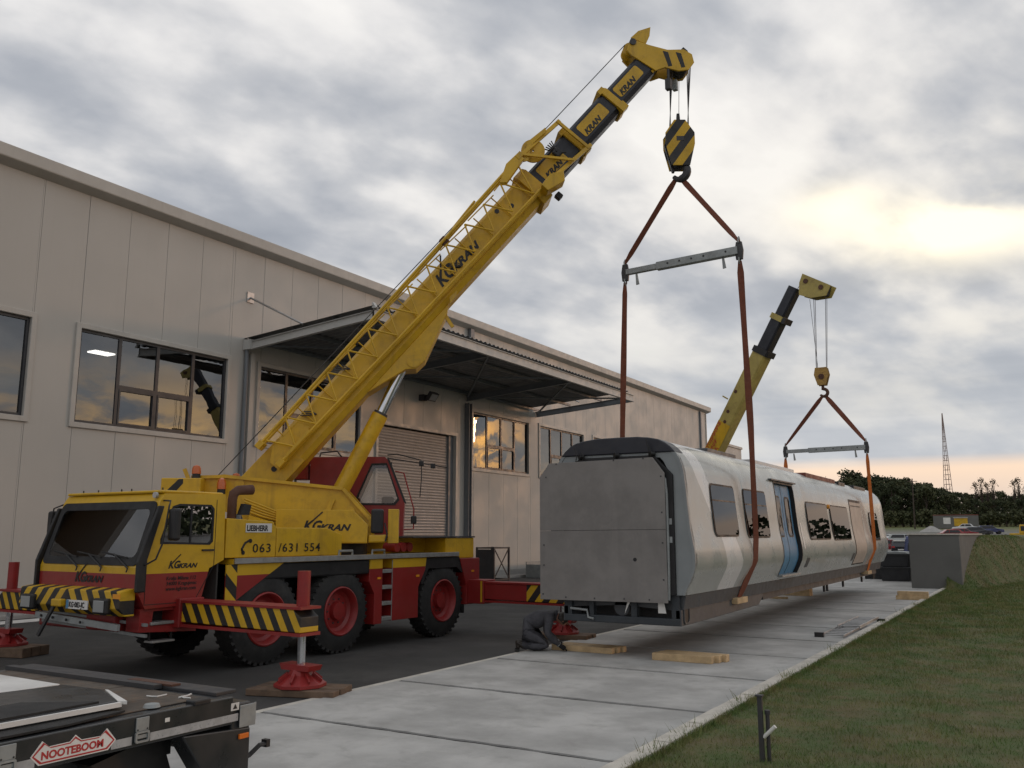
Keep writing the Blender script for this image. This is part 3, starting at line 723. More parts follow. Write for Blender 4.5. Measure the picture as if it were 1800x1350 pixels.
# sliding door, two leaves set back in the portal
dy0, dy1, dz0, dz1 = DOOR1
portal = MB().box((TX + 1.05, dy0 - .02, dz1 - .002), (TX + hw(dz1) + .004, dy1 + .02, dz1 + .03)).build('door_portal', 'rubber_seal', car)
for (ya, yb) in ((dy0 - .04, dy0), (dy1, dy1 + .04)):
    pt = MB(); zs_ = [z for z in ZS if dz0 <= z <= dz1]; n = len(zs_); yi, yo = (yb, ya) if yb == dy0 else (ya, yb)
    vs = [sidept(yo, z, .006) for z in zs_] + [sidept(yi, z, .006) for z in zs_] + [sidept(yi, z, -.13) for z in zs_]
    pt.add(vs, [(c * n + i, (c + 1) * n + i, (c + 1) * n + i + 1, c * n + i + 1) for c in (0, 1) for i in range(n - 1)]).build('door_jamb', 'rubber_seal', portal)
for k, (ya, yb) in enumerate(((dy0 + .02, 20.88), (20.92, dy1 - .02))):
    zs_ = [z for z in ZS if dz0 <= z <= dz1]; vs = []
    for y in (ya, yb):
        for z in zs_: vs.append(sidept(y, z, -.085))
    n = len(zs_)
    lf = MB().add(vs, [(i, n + i, n + i + 1, i + 1) for i in range(n - 1)]).build('door_leaf', 'train_blue', portal, smooth=2)
    yc = (ya + yb) / 2
    glaze('door_window', yc - .24, yc + .24, 2.02, 2.95, .10, 'rubber_seal', portal, -.080); glaze('door_pane', yc - .20, yc + .20, 2.06, 2.91, .08, 'glass_train', portal, -.074)
MB().box((TX + 1.02, dy0 + .0, 1.16), (TX + 1.30, dy1, 1.199)).build('door_step', 'galv', portal)
MB().box((TX + 1.10, dy0 - .3, 3.27), (TX + 1.235, dy1 + .25, 3.30)).build('drip_rail', 'solebar', car)
# blanked second door (beige panel)
def strip(name, y0, y1, z0, z1, m, off, par):
    zs_ = [z0] + [z for z in ZS if z0 < z < z1] + [z1]; vs = [sidept(y0, z, off) for z in zs_] + [sidept(y1, z, off) for z in zs_]; n = len(zs_)
    return MB().add(vs, [(i, n + i, n + i + 1, i + 1) for i in range(n - 1)]).build(name, m, par, smooth=2)
dr = strip('blanked_door', 28.75, 30.75, 1.16, 3.14, 'rubber_seal', .004, car)
strip('door_panel', 28.82, 30.68, 1.20, 3.06, 'train_beige', .010, dr)
strip('door_header', 28.95, 30.55, 2.93, 2.96, 'rubber_seal', .014, dr)
strip('grab_panel', 22.0, 22.12, 1.75, 2.35, 'white', .006, car)
MB().cyl(sidept(25.52, 2.83, .0), sidept(25.52, 2.83, .06), .06, n=12).build('marker_light', 'hazard_lens', car)
for y in (22.3, 28.3): strip('vent_grille', y, y + .30, 1.30, 1.52, 'solebar', .006, car)
# far end: open ring with brown lining
MB().ring([(h * .955, z) for h, z in outer], [(h * .90, 1.2 + (z - 1.1) * .93) for h, z in outer], (TX, TY1, 0), (1, 0, 0), (0, 0, 1), (0, .08, 0)).build('end_frame', 'train_roof', car, smooth=True)
MB().ring([(h * .90, 1.2 + (z - 1.1) * .93) for h, z in outer], [(h * .78, 1.3 + (z - 1.1) * .85) for h, z in outer], (TX, TY1 + .01, 0), (1, 0, 0), (0, 0, 1), (0, .30, 0)).build('end_lining', 'train_red', car, smooth=True)
MB().box((TX - .98, TY1 + .05, 1.2), (TX + .98, TY1 + .08, 3.4)).build('inner_bulkhead', 'underframe', car)

# ================================================================== LIFTING TACKLE
def strap(pts, w_, t_, tw0, tw1, name, m, lab, grp=None):
    """flat webbing sling along a polyline, twisting from angle tw0 to tw1 about its axis"""
    pts = [Vector(p) for p in pts]; fine = []
    for a, b in zip(pts, pts[1:]):
        k = max(2, int((b - a).length / .25)); fine += [a.lerp(b, i / k) for i in range(k)]
    fine.append(pts[-1]); vs = []; fs = []; n = len(fine)
    rr = random.Random(len(lab))
    for i, p in enumerate(fine):
        d_ = (fine[min(i+1, n-1)] - fine[max(i-1, 0)]).normalized(); h_ = Vector((0, 1, 0)) if abs(d_.y) < .8 else Vector((1, 0, 0))
        a = d_.cross(h_).normalized(); b = a.cross(d_).normalized(); an = tw0 + (tw1 - tw0) * i / (n - 1) + .12 * math.sin(i * .9)
        u = a * math.cos(an) + b * math.sin(an); v = d_.cross(u); ww = w_ * (1 + .10 * math.sin(i * .55 + len(lab)))
        if i in (0, n - 1): ww *= .55
        vs += [p - u * ww / 2 - v * t_ / 2, p + u * ww / 2 - v * t_ / 2, p + u * ww / 2 + v * t_ / 2, p - u * ww / 2 + v * t_ / 2]
    for i in range(n - 1):
        o = 4 * i; fs += [(o+j, o+4+j, o+4+(j+1) % 4, o+(j+1) % 4) for j in range(4)]
    fs += [(0, 1, 2, 3), (4*n-1, 4*n-2, 4*n-3, 4*n-4)]
    o = MB().add(vs, fs).build(name, m, bevel=.004, segs=1)
    return tag(o, lab, 'sling', grp)
def spreader(y, z, xl, xr, dzr, lab):
    t_ = thing('spreader_beam', lab, 'spreader beam', ((xl + xr) / 2, y, z), group='lifting spreader beams')
    zl, zr = z, z + dzr; d_ = (xr - xl)
    pm = lambda f: (xl + d_ * f, y, zl + (zr - zl) * f)
    MB().beam(pm(.30), pm(.97), .15, .17).build('outer_tube', 'galv', t_, bevel=.01)
    MB().beam(pm(.03), pm(.36), .11, .125).build('inner_tube', 'galv', t_, bevel=.008)
    for f in (.02, .98):
        c = pm(f); e = MB().prism([(-.07, -.20), (.07, -.20), (.09, 0), (.06, .19), (-.06, .19), (-.09, 0)], (c[0], y - .03, c[2]), (1, 0, 0), (0, 0, 1), (0, .06, 0)).build('end_lug', 'dark_steel', t_, bevel=.01)
        for sg_ in (1, -1):
            zc = c[2] + sg_ * .17
            MB().tube([(c[0], y - .06, zc), (c[0], y - .06, zc + sg_ * .06), (c[0], y, zc + sg_ * .13), (c[0], y + .06, zc + sg_ * .06), (c[0], y + .06, zc), (c[0], y - .06, zc)], .016, 8).build('shackle', 'galv', e)
    for f in (.12, .85):
        c = pm(f); MB().prism([(-.02, -.08), (.02, -.08), (.06, -.32), (-.01, -.33)], (c[0], y - .02, c[2]), (1, 0, 0), (0, 0, 1), (0, .03, 0)).build('hanging_tag', 'galv', t_)
    for f in (.40, .50, .60, .70, .88):
        c = pm(f); MB().cyl((c[0], y - .082, c[2] + .01), (c[0], y - .072, c[2] + .01), .022, n=8).build('pin_hole', 'black', t_)
    return t_
SY, HZ = 17.75, 9.84
spreader(SY, 7.86, -7.64, -4.95, .09, 'grey steel spreader beam hung in slings below the striped hook block')
G = 'orange lifting slings'
strap([(-6.30, SY, HZ + .02), (-7.60, SY, 8.06)], .13, .02, .3, 1.3, 'lifting_sling', 'sling', 'rust orange sling from the striped hook block to the hall-side end of its beam', G)
strap([(-6.26, SY, HZ + .02), (-5.0, SY, 8.14)], .125, .02, .0, .9, 'lifting_sling', 'sling', 'rust orange sling from the striped hook block to the lawn-side end of its beam', G)
strap([(-7.60, SY, 7.64), (-7.74, SY, 4.2), (-7.72, SY, 1.6), (-7.52, SY, 1.02), (-7.1, SY, .80), (-6.3, SY, .77)], .12, .02, .2, .5, 'lifting_sling', 'sling', 'long orange sling dropping behind the rail car on its hall side, near end', G)
strap([(-5.0, SY, 7.72), (-4.93, SY, 4.2), (-4.925, SY, 2.0), (-4.93, SY - .08, 1.60), (-5.10, SY - .32, 1.12), (-5.20, SY - .42, .86), (-5.6, SY - .42, .79), (-6.3, SY - .42, .77)], .125, .02, .1, 1.35, 'lifting_sling', 'sling', 'long rust orange sling passing down the pale side of the rail car beside its window', G)
S2Y, H2Z = 32.0, 6.88
spreader(S2Y, 4.97, -7.74, -4.92, .03, 'grey steel spreader beam hung below the small rusty hook block')
strap([(-6.28, S2Y, H2Z + .02), (-7.70, S2Y, 5.16)], .13, .02, .2, 1.2, 'lifting_sling', 'sling', 'dark orange sling from the small rusty hook block to the hall-side end of its beam', G)
strap([(-6.24, S2Y, H2Z + .02), (-4.97, S2Y, 5.18)], .15, .02, .0, .8, 'lifting_sling', 'sling', 'dark orange sling from the small rusty hook block to the lawn-side end of its beam', G)
strap([(-7.70, S2Y, 4.74), (-7.76, S2Y, 1.6), (-7.5, S2Y, 1.0), (-7.0, S2Y, .78), (-6.3, S2Y, .77)], .13, .02, .2, .6, 'lifting_sling', 'sling_new', 'bright orange sling dropping behind the roof of the rail car, far end', G)
strap([(-4.97, S2Y, 4.78), (-4.93, S2Y, 2.2), (-4.925, S2Y, 1.62), (-5.08, S2Y - .1, 1.2), (-5.18, S2Y - .15, .86), (-5.6, S2Y - .15, .78), (-6.3, S2Y - .15, .77)], .12, .02, .2, 1.3, 'lifting_sling', 'sling_new', 'bright orange sling passing down the side of the rail car at its far end', G)
def packer(x, y, z, lab):
    o = MB().box((x - .13, y - .34, z - .06), (x + .10, y + .34, z + .05)).build('packing_block', 'wood', bevel=.008); tag(o, lab, 'timber block')
packer(-5.22, SY - .40, .84, 'short fresh timber block between sling and sill near the rail car end')
packer(-5.20, S2Y - .15, .84, 'short fresh timber block between sling and sill at the far sling')
def hook(par, x, y, z, s_, m='dark_steel'):
    pts = [(0, .42), (0, .24)]
    for a in range(100, -170, -18): pts.append((math.cos(R_(a)) * .13 + .02, math.sin(R_(a)) * .13 + .02))
    n = len(pts); rad = [.045, .05] + [.058 * s_ if i < n * .6 else .058 * (1 - (i / n - .6) * 1.6) for i in range(n - 2)]
    return MB().tube([(x + a * s_, y, z + b * s_ + .08) for a, b in pts], [r * s_ for r in rad], 10).build('hook', m, par, smooth=True)
hb = thing('hook_block', 'large black hook block with yellow diagonal stripes hanging from the long boom', 'hook block', (-6.24, SY, HZ))
hazard('hb_stripe', 1.0, 0, -.62, .37, .52)
ta = R_(-24); ux_ = Vector((math.cos(ta + R_(54)), math.sin(ta + R_(54)), 0)); nx_ = Vector((ux_.y, -ux_.x, 0))
hex_ = [(-.20, -.62), (.20, -.62), (.32, -.12), (.32, .14), (.12, .44), (-.12, .44), (-.32, .14), (-.32, -.12)]
c0 = Vector((-6.24, SY, 10.66))
for s_ in (-1, 1):
    MB().prism(hex_, c0 + nx_ * (s_ * .17 - .015), ux_, (0, 0, 1), nx_ * .03).build('cheek_plate', 'hb_stripe', hb, bevel=.006)
for k in range(3): MB().lathe([(-.04, .02), (-.04, .24), (-.02, .27), (-.01, .235), (.01, .235), (.02, .27), (.04, .24), (.04, .02)], c0 + nx_ * (-.10 + .10 * k) + Vector((0, 0, .10)), nx_, 24).build('sheave', 'dark_steel', hb, smooth=True)
MB().prism([(-.30, .0), (-.33, -.1), (-.17, -.72), (-.12, -.72)], c0 - nx_ * .05, ux_, (0, 0, 1), nx_ * .1).build('guard', 'black', hb)
MB().prism([(.30, .0), (.33, -.1), (.17, -.72), (.12, -.72)], c0 - nx_ * .05, ux_, (0, 0, 1), nx_ * .1).build('guard', 'black', hb)
MB().box((c0.x - .16, SY - .10, 10.02), (c0.x + .16, SY + .10, 10.20)).build('crosshead', 'black', hb, bevel=.02)
MB().prism([(-.05, .38), (.05, .38), (.03, .66), (-.03, .66)], c0 - nx_ * .03, ux_, (0, 0, 1), nx_ * .06).build('rope_anchor', 'black', hb)
MB().prism([(-.08, -.05), (.08, -.05), (.08, .05), (-.08, .05)], c0 + nx_ * .188, ux_, (0, 0, 1), nx_ * .004).build('rating_plate', 'dark_steel', hb)
hook(hb, -6.26, SY, HZ, 1.25)
hb2 = thing('hook_block', 'small rusty yellow hook block hanging from the faded boom', 'hook block', (-6.28, S2Y, H2Z))
mat('worn_yellow', (.40, .24, .06), .7, dirt=.9, dirtc=(.10, .045, .025), vs_=5)
hx2 = [(-.14, -.30), (.14, -.30), (.25, .08), (.20, .33), (-.20, .33), (-.25, .08)]; c2 = Vector((-6.29, S2Y, 7.54))
for s_ in (-1, 1): MB().prism(hx2, c2 + Vector((0, s_ * .13 - .01, 0)), (1, 0, 0), (0, 0, 1), (0, .02, 0)).build('cheek_plate', 'worn_yellow', hb2, bevel=.006)
for k in range(2): MB().lathe([(-.04, .02), (-.04, .19), (.0, .21), (.04, .19), (.04, .02)], c2 + Vector((0, -.06 + .12 * k, .06)), (0, 1, 0), 20).build('sheave', 'rust', hb2, smooth=True)
MB().cyl(c2 + Vector((0, -.16, .0)), c2 + Vector((0, .16, 0)), .10, n=16).build('axle_boss', 'rust', hb2, smooth=True)
hook(hb2, -6.28, S2Y, H2Z, 1.0, 'rust')
# ================================================================== MOBILE CRANE (near)
cr = thing('mobile_crane', 'yellow and red three axle mobile crane with raised boom and extended outriggers', 'crane', (-12.2, 12.26, 0), R_(-1.5), world=False)
# local frame: x = towards the lawn (near side), y = towards the rear, z up
def twotone(nt, pos):
    ox, oy, oz = objpos(nt); return mixc(nt, oz.gt(1.53), RED, YEL)
mat('cab_paint', YEL, .38, fn=twotone, dirt=.2, dirtc=(.14, .07, .02), var=.06, coat=.2, streak=.12)
def twotone2(nt, pos):
    ox, oy, oz = objpos(nt); return mixc(nt, oz.gt(1.45), RED, YEL)
mat('skirt_paint', YEL, .42, fn=twotone2, dirt=.2, dirtc=(.12, .05, .02), var=.06, coat=.15, streak=.12)
hazard('hz_bump', .0, 0, 0, 1); 
def chev(nt, pos):
    ox, oy, oz = objpos(nt); v = ((ox + .12).m('ABSOLUTE') * -1.0 + (oz - 1.1) * -.75) / .29 + .1
    return mixc(nt, v.m('FRACT').gt(.5), YEL, BLK)
mat('hz_bump', YEL, .5, fn=chev, dirt=.25, dirtc=(.12, .08, .02))
hazard('hz_beam', 1, 0, .62, .26, .15); hazard('hz_beam_r', 1, 0, -.8, .34, .1); hazard('hz_post', 0, 1, 1.0, .42, .2)
# chassis
MB().box((-.45, -3.5, .72), (.45, 4.4, 1.45)).build('chassis', 'black', cr, bevel=.02)
MB().box((-1.28, -2.30, 1.625), (1.28, 3.74, 1.70)).build('deck', 'yellow', cr)
MB().box((1.28, -2.28, 1.630), (1.315, 3.74, 1.715)).build('deck_edge', 'tread_plate', cr, bevel=.004, segs=1)
for k in range(42):
    y = -2.2 + k * .14; MB().box((1.3152, y, 1.645), (1.319, y + .05, 1.70)).build('tread_rib', 'tread_plate', cr) if k < 0 else None
for sx in (1, -1):
    MB().box((sx * .80, -1.60, 1.36), (sx * 1.26, .95, 1.622)).build('fender', 'black', cr, bevel=.03)
    MB().prism([(2.62, 1.622), (3.80, 1.622), (3.98, 1.30), (3.92, 1.28), (3.72, 1.40), (2.75, 1.40), (2.55, 1.1), (2.5, 1.1)], (sx * 1.265, 0, 0), (0, 1, 0), (0, 0, 1), (-sx * .45, 0, 0)).build('fender', 'black', cr)
    MB().prism([(-2.40, 1.622), (-1.22, 1.622), (-2.28, 1.02), (-2.40, 1.02)], (sx * 1.27, 0, 0), (0, 1, 0), (0, 0, 1), (-sx * .04, 0, 0)).build('skirt', 'skirt_paint', cr)
    MB().box((sx * 1.272, -2.42, 1.0), (sx * 1.278, -2.20, 1.62)).build('hazard_strip', 'hz_post', cr)
    MB().prism([(.95, 1.622), (1.30, 1.622), (1.30, .43), (1.08, .43), (1.08, .98), (.92, 1.22)], (sx * 1.275, 0, 0), (0, 1, 0), (0, 0, 1), (-sx * .35, 0, 0)).build('skirt', 'skirt_paint', cr, bevel=.008)
    MB().prism([(1.60, 1.622), (2.66, 1.622), (2.62, 1.38), (2.40, 1.05), (2.40, .46), (1.60, .46)], (sx * 1.275, 0, 0), (0, 1, 0), (0, 0, 1), (-sx * .35, 0, 0)).build('skirt', 'skirt_paint', cr, bevel=.008)
    MB().prism([(3.82, 1.575), (4.56, 1.575), (4.56, .60), (4.06, .60), (4.06, 1.0)], (sx * 1.28, 0, 0), (0, 1, 0), (0, 0, 1), (-sx * .6, 0, 0)).build('rear_box', 'red', cr, bevel=.012)
    MB().box((sx * .70, 4.06, .42), (sx * 1.2, 4.10, .60)).build('mud_flap', 'rubber', cr)
    # ladder
    ld = MB().box((sx * 1.262, 1.585, .46), (sx * 1.272, 1.598, 1.60)).build('ladder', 'galv', cr)
    MB().box((sx * .95, 1.30, .43), (sx * .99, 1.60, 1.62)).build('back_panel', 'red', ld)
    for z in (.48, .76, 1.06, 1.36):
        MB().box((sx * 1.13, 1.302, z), (sx * 1.285, 1.583, z + .07)).build('rung', 'tread_plate', ld, bevel=.005, segs=1)
    for y, z in ((1.15, 1.25), (2.32, 1.25), (4.25, 1.28)): MB().box((sx * 1.276, y, z), (sx * 1.284, y + .10, z + .04)).build('side_marker', 'hazard_lens', cr)
# wheels
def wheel(sx):
    wh = MB().lathe([(.012, .425), (-.004, .44), (-.008, .47), (.0, .55), (.02, .63), (.04, .69), (.10, .725), (.36, .725), (.42, .69), (.41, .62), (.44, .45)], (0, 0, 0), (-sx, 0, 0), 40).build('wheel', 'rubber', None, smooth=True, fix=True)
    rm = MB(); rm.lathe([(.02, .435), (-.012, .43), (-.022, .41), (.0, .385), (.11, .355), (.15, .30), (.13, .17), (.05, .15), (.04, .0)], (0, 0, 0), (-sx, 0, 0), 32)
    rim = rm.build('rim', 'red', wh, smooth=True)
    for k in range(10):
        a = 2 * math.pi * k / 10; MB().cyl((-sx * .12, math.cos(a) * .215, math.sin(a) * .215), (-sx * .155, math.cos(a) * .215, math.sin(a) * .215), .016, n=6).build('wheel_nut', 'dark_steel', rim)
    for k in range(36):
        a = 2 * math.pi * k / 36; ca_, sa_ = math.cos(a), math.sin(a); tn = Vector((0, -sa_, ca_))
        for (x0, x1, off) in ((.04, .20, 0), (.24, .40, .087)):
            a2 = a + off; rr0 = Vector((0, math.cos(a2), math.sin(a2))); tn = Vector((0, -math.sin(a2), math.cos(a2)))
            p = rr0 * .705 + Vector((-sx * x0, 0, 0)) - tn * .03; q = rr0 * .705 + Vector((-sx * x1, 0, 0)) + tn * .03
            TR.beam(p, q, .055, .05, up=tuple(rr0))
    return wh
for sx in (1, -1):
    TR = MB(); w0 = wheel(sx); tr = TR.build('tread', 'rubber', w0); tr['kind'] = 'stuff'
    for k, a in enumerate((-1.55, .20, 3.25)):
        o = w0 if k == 0 else copy_tree(w0); o.parent = cr; o.location = (sx * 1.27, a, .735)
for a in (-1.55, .20, 3.25): MB().cyl((-.9, a, .735), (.9, a, .735), .13, n=12).build('axle', 'black', cr, smooth=True)
# ---- carrier cab
prof = [(-3.78, 1.04), (-3.93, 1.30), (-3.93, 1.62), (-3.63, 2.58), (-3.56, 2.685), (-2.46, 2.71), (-2.43, 1.70), (-2.70, 1.58), (-2.84, 1.06)]
inset = .05
cab = MB()
vs = [(1.22, y, z) for y, z in prof] + [(-1.22, y, z) for y, z in prof]; n = len(prof)
fs = [list(range(n - 1, -1, -1)), list(range(n, 2 * n))] + [(i, (i + 1) % n, n + (i + 1) % n, n + i) for i in range(n)]
# leave the windscreen and the side windows open: build faces by hand
fs = []
def quadstrip(mb, loop_o, loop_i, x):      # side sheet with a window hole
    pass
def sheet_with_hole(mb, outer, hole, x):
    """polygon with hole in the plane x, both as (y,z) loops with equal counts"""
    k = len(outer); vs_ = [(x, *p) for p in outer] + [(x, *p) for p in hole]
    mb.add(vs_, [(i, (i + 1) % k, k + (i + 1) % k, k + i) for i in range(k)])
hole = [(-3.42, 1.95), (-3.60, 1.95), (-3.60, 2.02), (-3.42, 2.50), (-3.30, 2.54), (-2.72, 2.54), (-2.66, 2.48), (-2.66, 1.98), (-2.72, 1.93)]
for x in (1.22, -1.22): sheet_with_hole(cab, prof, hole, x)
def q(a, b):   # strip between two profile points across the cab
    cab.add([(1.22, *a), (-1.22, *a), (-1.22, *b), (1.22, *b)], [(0, 1, 2, 3)])
ws0, ws1 = (-3.905, 1.70), (-3.655, 2.50)
for i in range(n):
    a, b = prof[i], prof[(i + 1) % n]
    if i == 2: q(a, ws0); q(ws1, b)
    else: q(a, b)
for sx in (1, -1): cab.add([(sx * 1.22, *ws0), (sx * 1.14, *ws0), (sx * 1.14, *ws1), (sx * 1.22, *ws1)], [(0, 1, 2, 3)])
cabo = cab.build('cab', 'cab_paint', cr)
# windscreen: black surround then glass
wd = Vector((0, ws1[0] - ws0[0], ws1[1] - ws0[1])); wl = wd.length; wd.normalize(); wn = Vector((0, -wd.z, wd.y))
def rr2(x0, x1, y0, y1, r, n=4):
    return rrect(x0, x1, y0, y1, r, n)
c_ = Vector((0, *ws0)) + wn * .006
MB().ring(rr2(-1.19, 1.19, -.06, wl + .07, .10), rr2(-1.09, 1.09, .06, wl - .05, .10), c_, (1, 0, 0), wd, wn * .012).build('windscreen_seal', 'rubber_seal', cabo)
MB().prism(rr2(-1.10, 1.10, .05, wl - .04, .10), c_ + wn * .001, (1, 0, 0), wd, wn * .006).build('windscreen', 'glass_cab', cabo)
for sx in (1, -1):
    k = len(hole); cy, cz_ = -3.1, 2.23
    MB().ring([(y, z) for y, z in hole], [(cy + (y - cy) * .94, cz_ + (z - cz_) * .90) for y, z in hole], (sx * 1.226, 0, 0), (0, 1, 0), (0, 0, 1), (sx * -.02, 0, 0)).build('window_seal', 'rubber_seal', cabo)
    MB().add([(sx * 1.212, cy + (y - cy) * .95, cz_ + (z - cz_) * .91) for y, z in hole], [list(range(k))]).build('side_window', 'glass_cab_side' if sx > 0 else 'glass_cab', cabo)
    MB().box((sx * 1.205, -3.09, 1.96), (sx * 1.222, -3.06, 2.52)).build('window_divider', 'rubber_seal', cabo)
    MB().box((sx * 1.222, -2.86, 1.84), (sx * 1.245, -2.64, 1.865)).build('door_handle', 'black', cabo)
    # door outline and corner air deflector
    for (p, q_) in (((1.221, -2.62, 1.62), (1.221, -2.62, 2.62)), ((1.221, -3.80, 1.10), (1.221, -2.95, 1.10)), ((1.221, -3.80, 1.10), (1.221, -3.80, 1.80)), ((1.221, -2.95, 1.10), (1.221, -2.62, 1.62))):
        MB().beam((sx * p[0], p[1], p[2]), (sx * q_[0], q_[1], q_[2]), .006, .010).build('door_gap', 'rubber_seal', cabo)
    MB().prism([(-3.99, 1.28), (-3.99, 1.70), (-3.70, 2.50), (-3.60, 2.50), (-3.84, 1.70), (-3.84, 1.28)], (sx * 1.235, 0, 0), (0, 1, 0), (0, 0, 1), (sx * .05, 0, 0)).build('corner_deflector', 'black', cabo, bevel=.015)
MB().box((-1.20, -3.60, 2.69), (1.20, -2.48, 2.735)).build('roof', 'yellow', cabo, bevel=.03)
MB().cyl((1.10, -3.62, 2.66), (1.10, -3.66, 2.66), .045, n=12).build('roof_lamp', 'lamp_glass', cabo)
for x in (-1.0, -.6, .0, .25, 1.0): MB().cyl((x, -3.45, 2.73), (x, -3.45, 2.78), .012, n=6).build('roof_bolt', 'black', cabo)
# cab inside
for sx in (1, -1):
    tm = MB(); sheet_with_hole(tm, [(y * .985 - .045, z) for y, z in prof], hole, sx * 1.203); tm.build('side_lining', 'interior', cabo)
MB().box((-1.19, -3.55, 2.63), (1.19, -2.52, 2.66)).build('roof_lining', 'interior', cabo)
MB().box((-1.1, -3.72, 1.55), (1.1, -3.45, 1.74)).build('dashboard', 'interior', cabo, bevel=.03)
MB().box((.30, -3.0, 1.2), (.85, -2.52, 1.62)).build('seat', 'black', cabo, bevel=.05)
MB().box((.30, -2.66, 1.62), (.85, -2.52, 2.3)).build('seat_back', 'black', cabo, bevel=.05)
MB().box((-1.15, -2.50, 1.1), (1.15, -2.47, 2.6)).build('rear_trim', 'interior', cabo)
MB().lathe([(0, .20), (.015, .215), (.03, .20), (.015, .185), (0, .20)], (.58, -3.42, 1.86), (0, .5, .86), 20).build('steering_wheel', 'black', cabo)
MB().box((-.35, -3.62, 2.36), (.0, -3.57, 2.46)).build('interior_mirror', 'black', cabo, bevel=.02)
# wipers
for x in (-.62, -.02, .60):
    p0 = Vector((x + .42, *ws0)) + wn * .03 - wd * .10; p1 = Vector((x, *ws0)) + wn * .04 + wd * .10
    wp = MB().tube([p0 - wd * .06, p0, p1], .012, 6).build('wiper', 'black', cabo)
    MB().beam(p1 + Vector((-.30, 0, 0)) + wd * .03, p1 + Vector((.34, 0, 0)) - wd * .05, .012, .02).build('blade', 'black', wp)
# mirror on arm
mi = MB().tube([(1.20, -3.86, 1.62), (1.30, -3.88, 1.66), (1.42, -3.80, 1.74), (1.46, -3.74, 1.95), (1.46, -3.66, 2.50), (1.40, -3.60, 2.57), (1.22, -3.58, 2.58)], .013, 6).build('mirror_arm', 'black', cabo, smooth=True)
MB().box((1.44, -3.66, 2.0), (1.63, -3.56, 2.46)).build('mirror', 'black', mi, bevel=.035)
MB().box((1.19, -3.93, 1.54), (1.27, -3.84, 1.66)).build('arm_mount', 'black', mi, bevel=.01)
mi = MB().tube([(-1.20, -3.86, 1.62), (-1.34, -3.90, 1.70), (-1.44, -3.74, 2.0), (-1.44, -3.66, 2.50), (-1.22, -3.58, 2.58)], .013, 6).build('mirror_arm', 'black', cabo, smooth=True)
MB().box((-1.62, -3.66, 2.0), (-1.42, -3.56, 2.46)).build('mirror', 'black', mi, bevel=.035)
# bumper and front
bp = MB().prism([(-4.12, 1.02), (-4.16, 1.06), (-4.14, 1.30), (-3.96, 1.33), (-3.90, 1.33), (-3.90, .95), (-4.05, .95)], (-1.34, 0, 0), (0, 1, 0), (0, 0, 1), (2.50, 0, 0)).build('bumper', 'hz_bump', cr, bevel=.015)
for x in (-1.04, .80):
    MB().box((x - .17, -4.22, .98), (x + .17, -4.10, 1.20)).build('headlight', 'black', bp, bevel=.03)
    MB().box((x - .12, -4.232, 1.01), (x + .12, -4.222, 1.17)).build('lens', 'lamp_glass', bp, bevel=.01)
MB().box((-.02, -4.20, 1.03), (.50, -4.185, 1.155)).build('number_plate', 'decal_white', bp)
MB().box((-.02, -4.203, 1.032), (.04, -4.2005, 1.153)).build('plate_band', 'train_blue', bp)
text(bp, 'plate_lettering', 'KG·083-JC', .105, (.05, -4.203, 1.055), (1, 0, 0), (0, 0, 1), 'decal_black', .003, xs=.82)
MB().box((1.02, -4.165, 1.20), (1.17, -4.145, 1.265)).build('indicator', 'hazard_lens', bp)
MB().prism([(-3.92, 1.03), (-3.92, .72), (-3.60, .66), (-2.90, .66), (-2.84, 1.03)], (-1.16, 0, 0), (0, 1, 0), (0, 0, 1), (1.9, 0, 0)).build('front_frame', 'red', cr, bevel=.02)
# step well on the near side
st = MB().ring([(-3.82, .72), (-2.84, .66), (-2.84, 1.04), (-3.82, 1.04)], [(-3.62, .82), (-3.10, .80), (-3.08, 1.0), (-3.60, 1.0)], (1.17, 0, 0), (0, 1, 0), (0, 0, 1), (-.30, 0, 0)).build('step_well', 'red', cr)
MB().box((.95, -3.65, .805), (1.20, -3.08, .845)).build('step', 'tread_plate', st, bevel=.006)
MB().box((1.0, -3.60, .55), (1.19, -3.22, .58)).build('step', 'tread_plate', st, bevel=.006)
for y in (-3.60, -3.23): MB().box((1.08, y, .58), (1.11, y + .02, .81)).build('step_strap', 'black', st)
MB().box((.9, -3.62, .80), (.92, -3.05, 1.02)).build('well_back', 'black', st)
MB().box((.75, -2.84, .72), (1.22, -2.50, 1.10)).build('valve_box', 'red', cr, bevel=.02)
# towing ladder of grey tubes slung under the bumper
tl = MB().beam((-.92, -4.10, .90), (1.05, -4.06, .80), .05, .09).build('tow_frame', 'galv', cr)
for dz in (.10, -.05): MB().beam((-.88, -4.02, .86 + dz), (1.25, -3.75, .72 + dz), .04, .04).build('rail', 'galv', tl)
for x in (-.75, -.45, -.1, .25): MB().cyl((x, -4.14, .90 - (x + .92) * .05), (x, -4.125, .90 - (x + .92) * .05), .02, n=8).build('bolt_hole', 'black', tl)
MB().beam((-.25, -4.22, 1.10), (-.60, -4.24, .62), .035, .05).build('tow_bar', 'dark_steel', cr)
MB().box((-.32, -4.26, 1.05), (-.08, -4.16, 1.16)).build('tow_coupling', 'yellow', cr, bevel=.02)
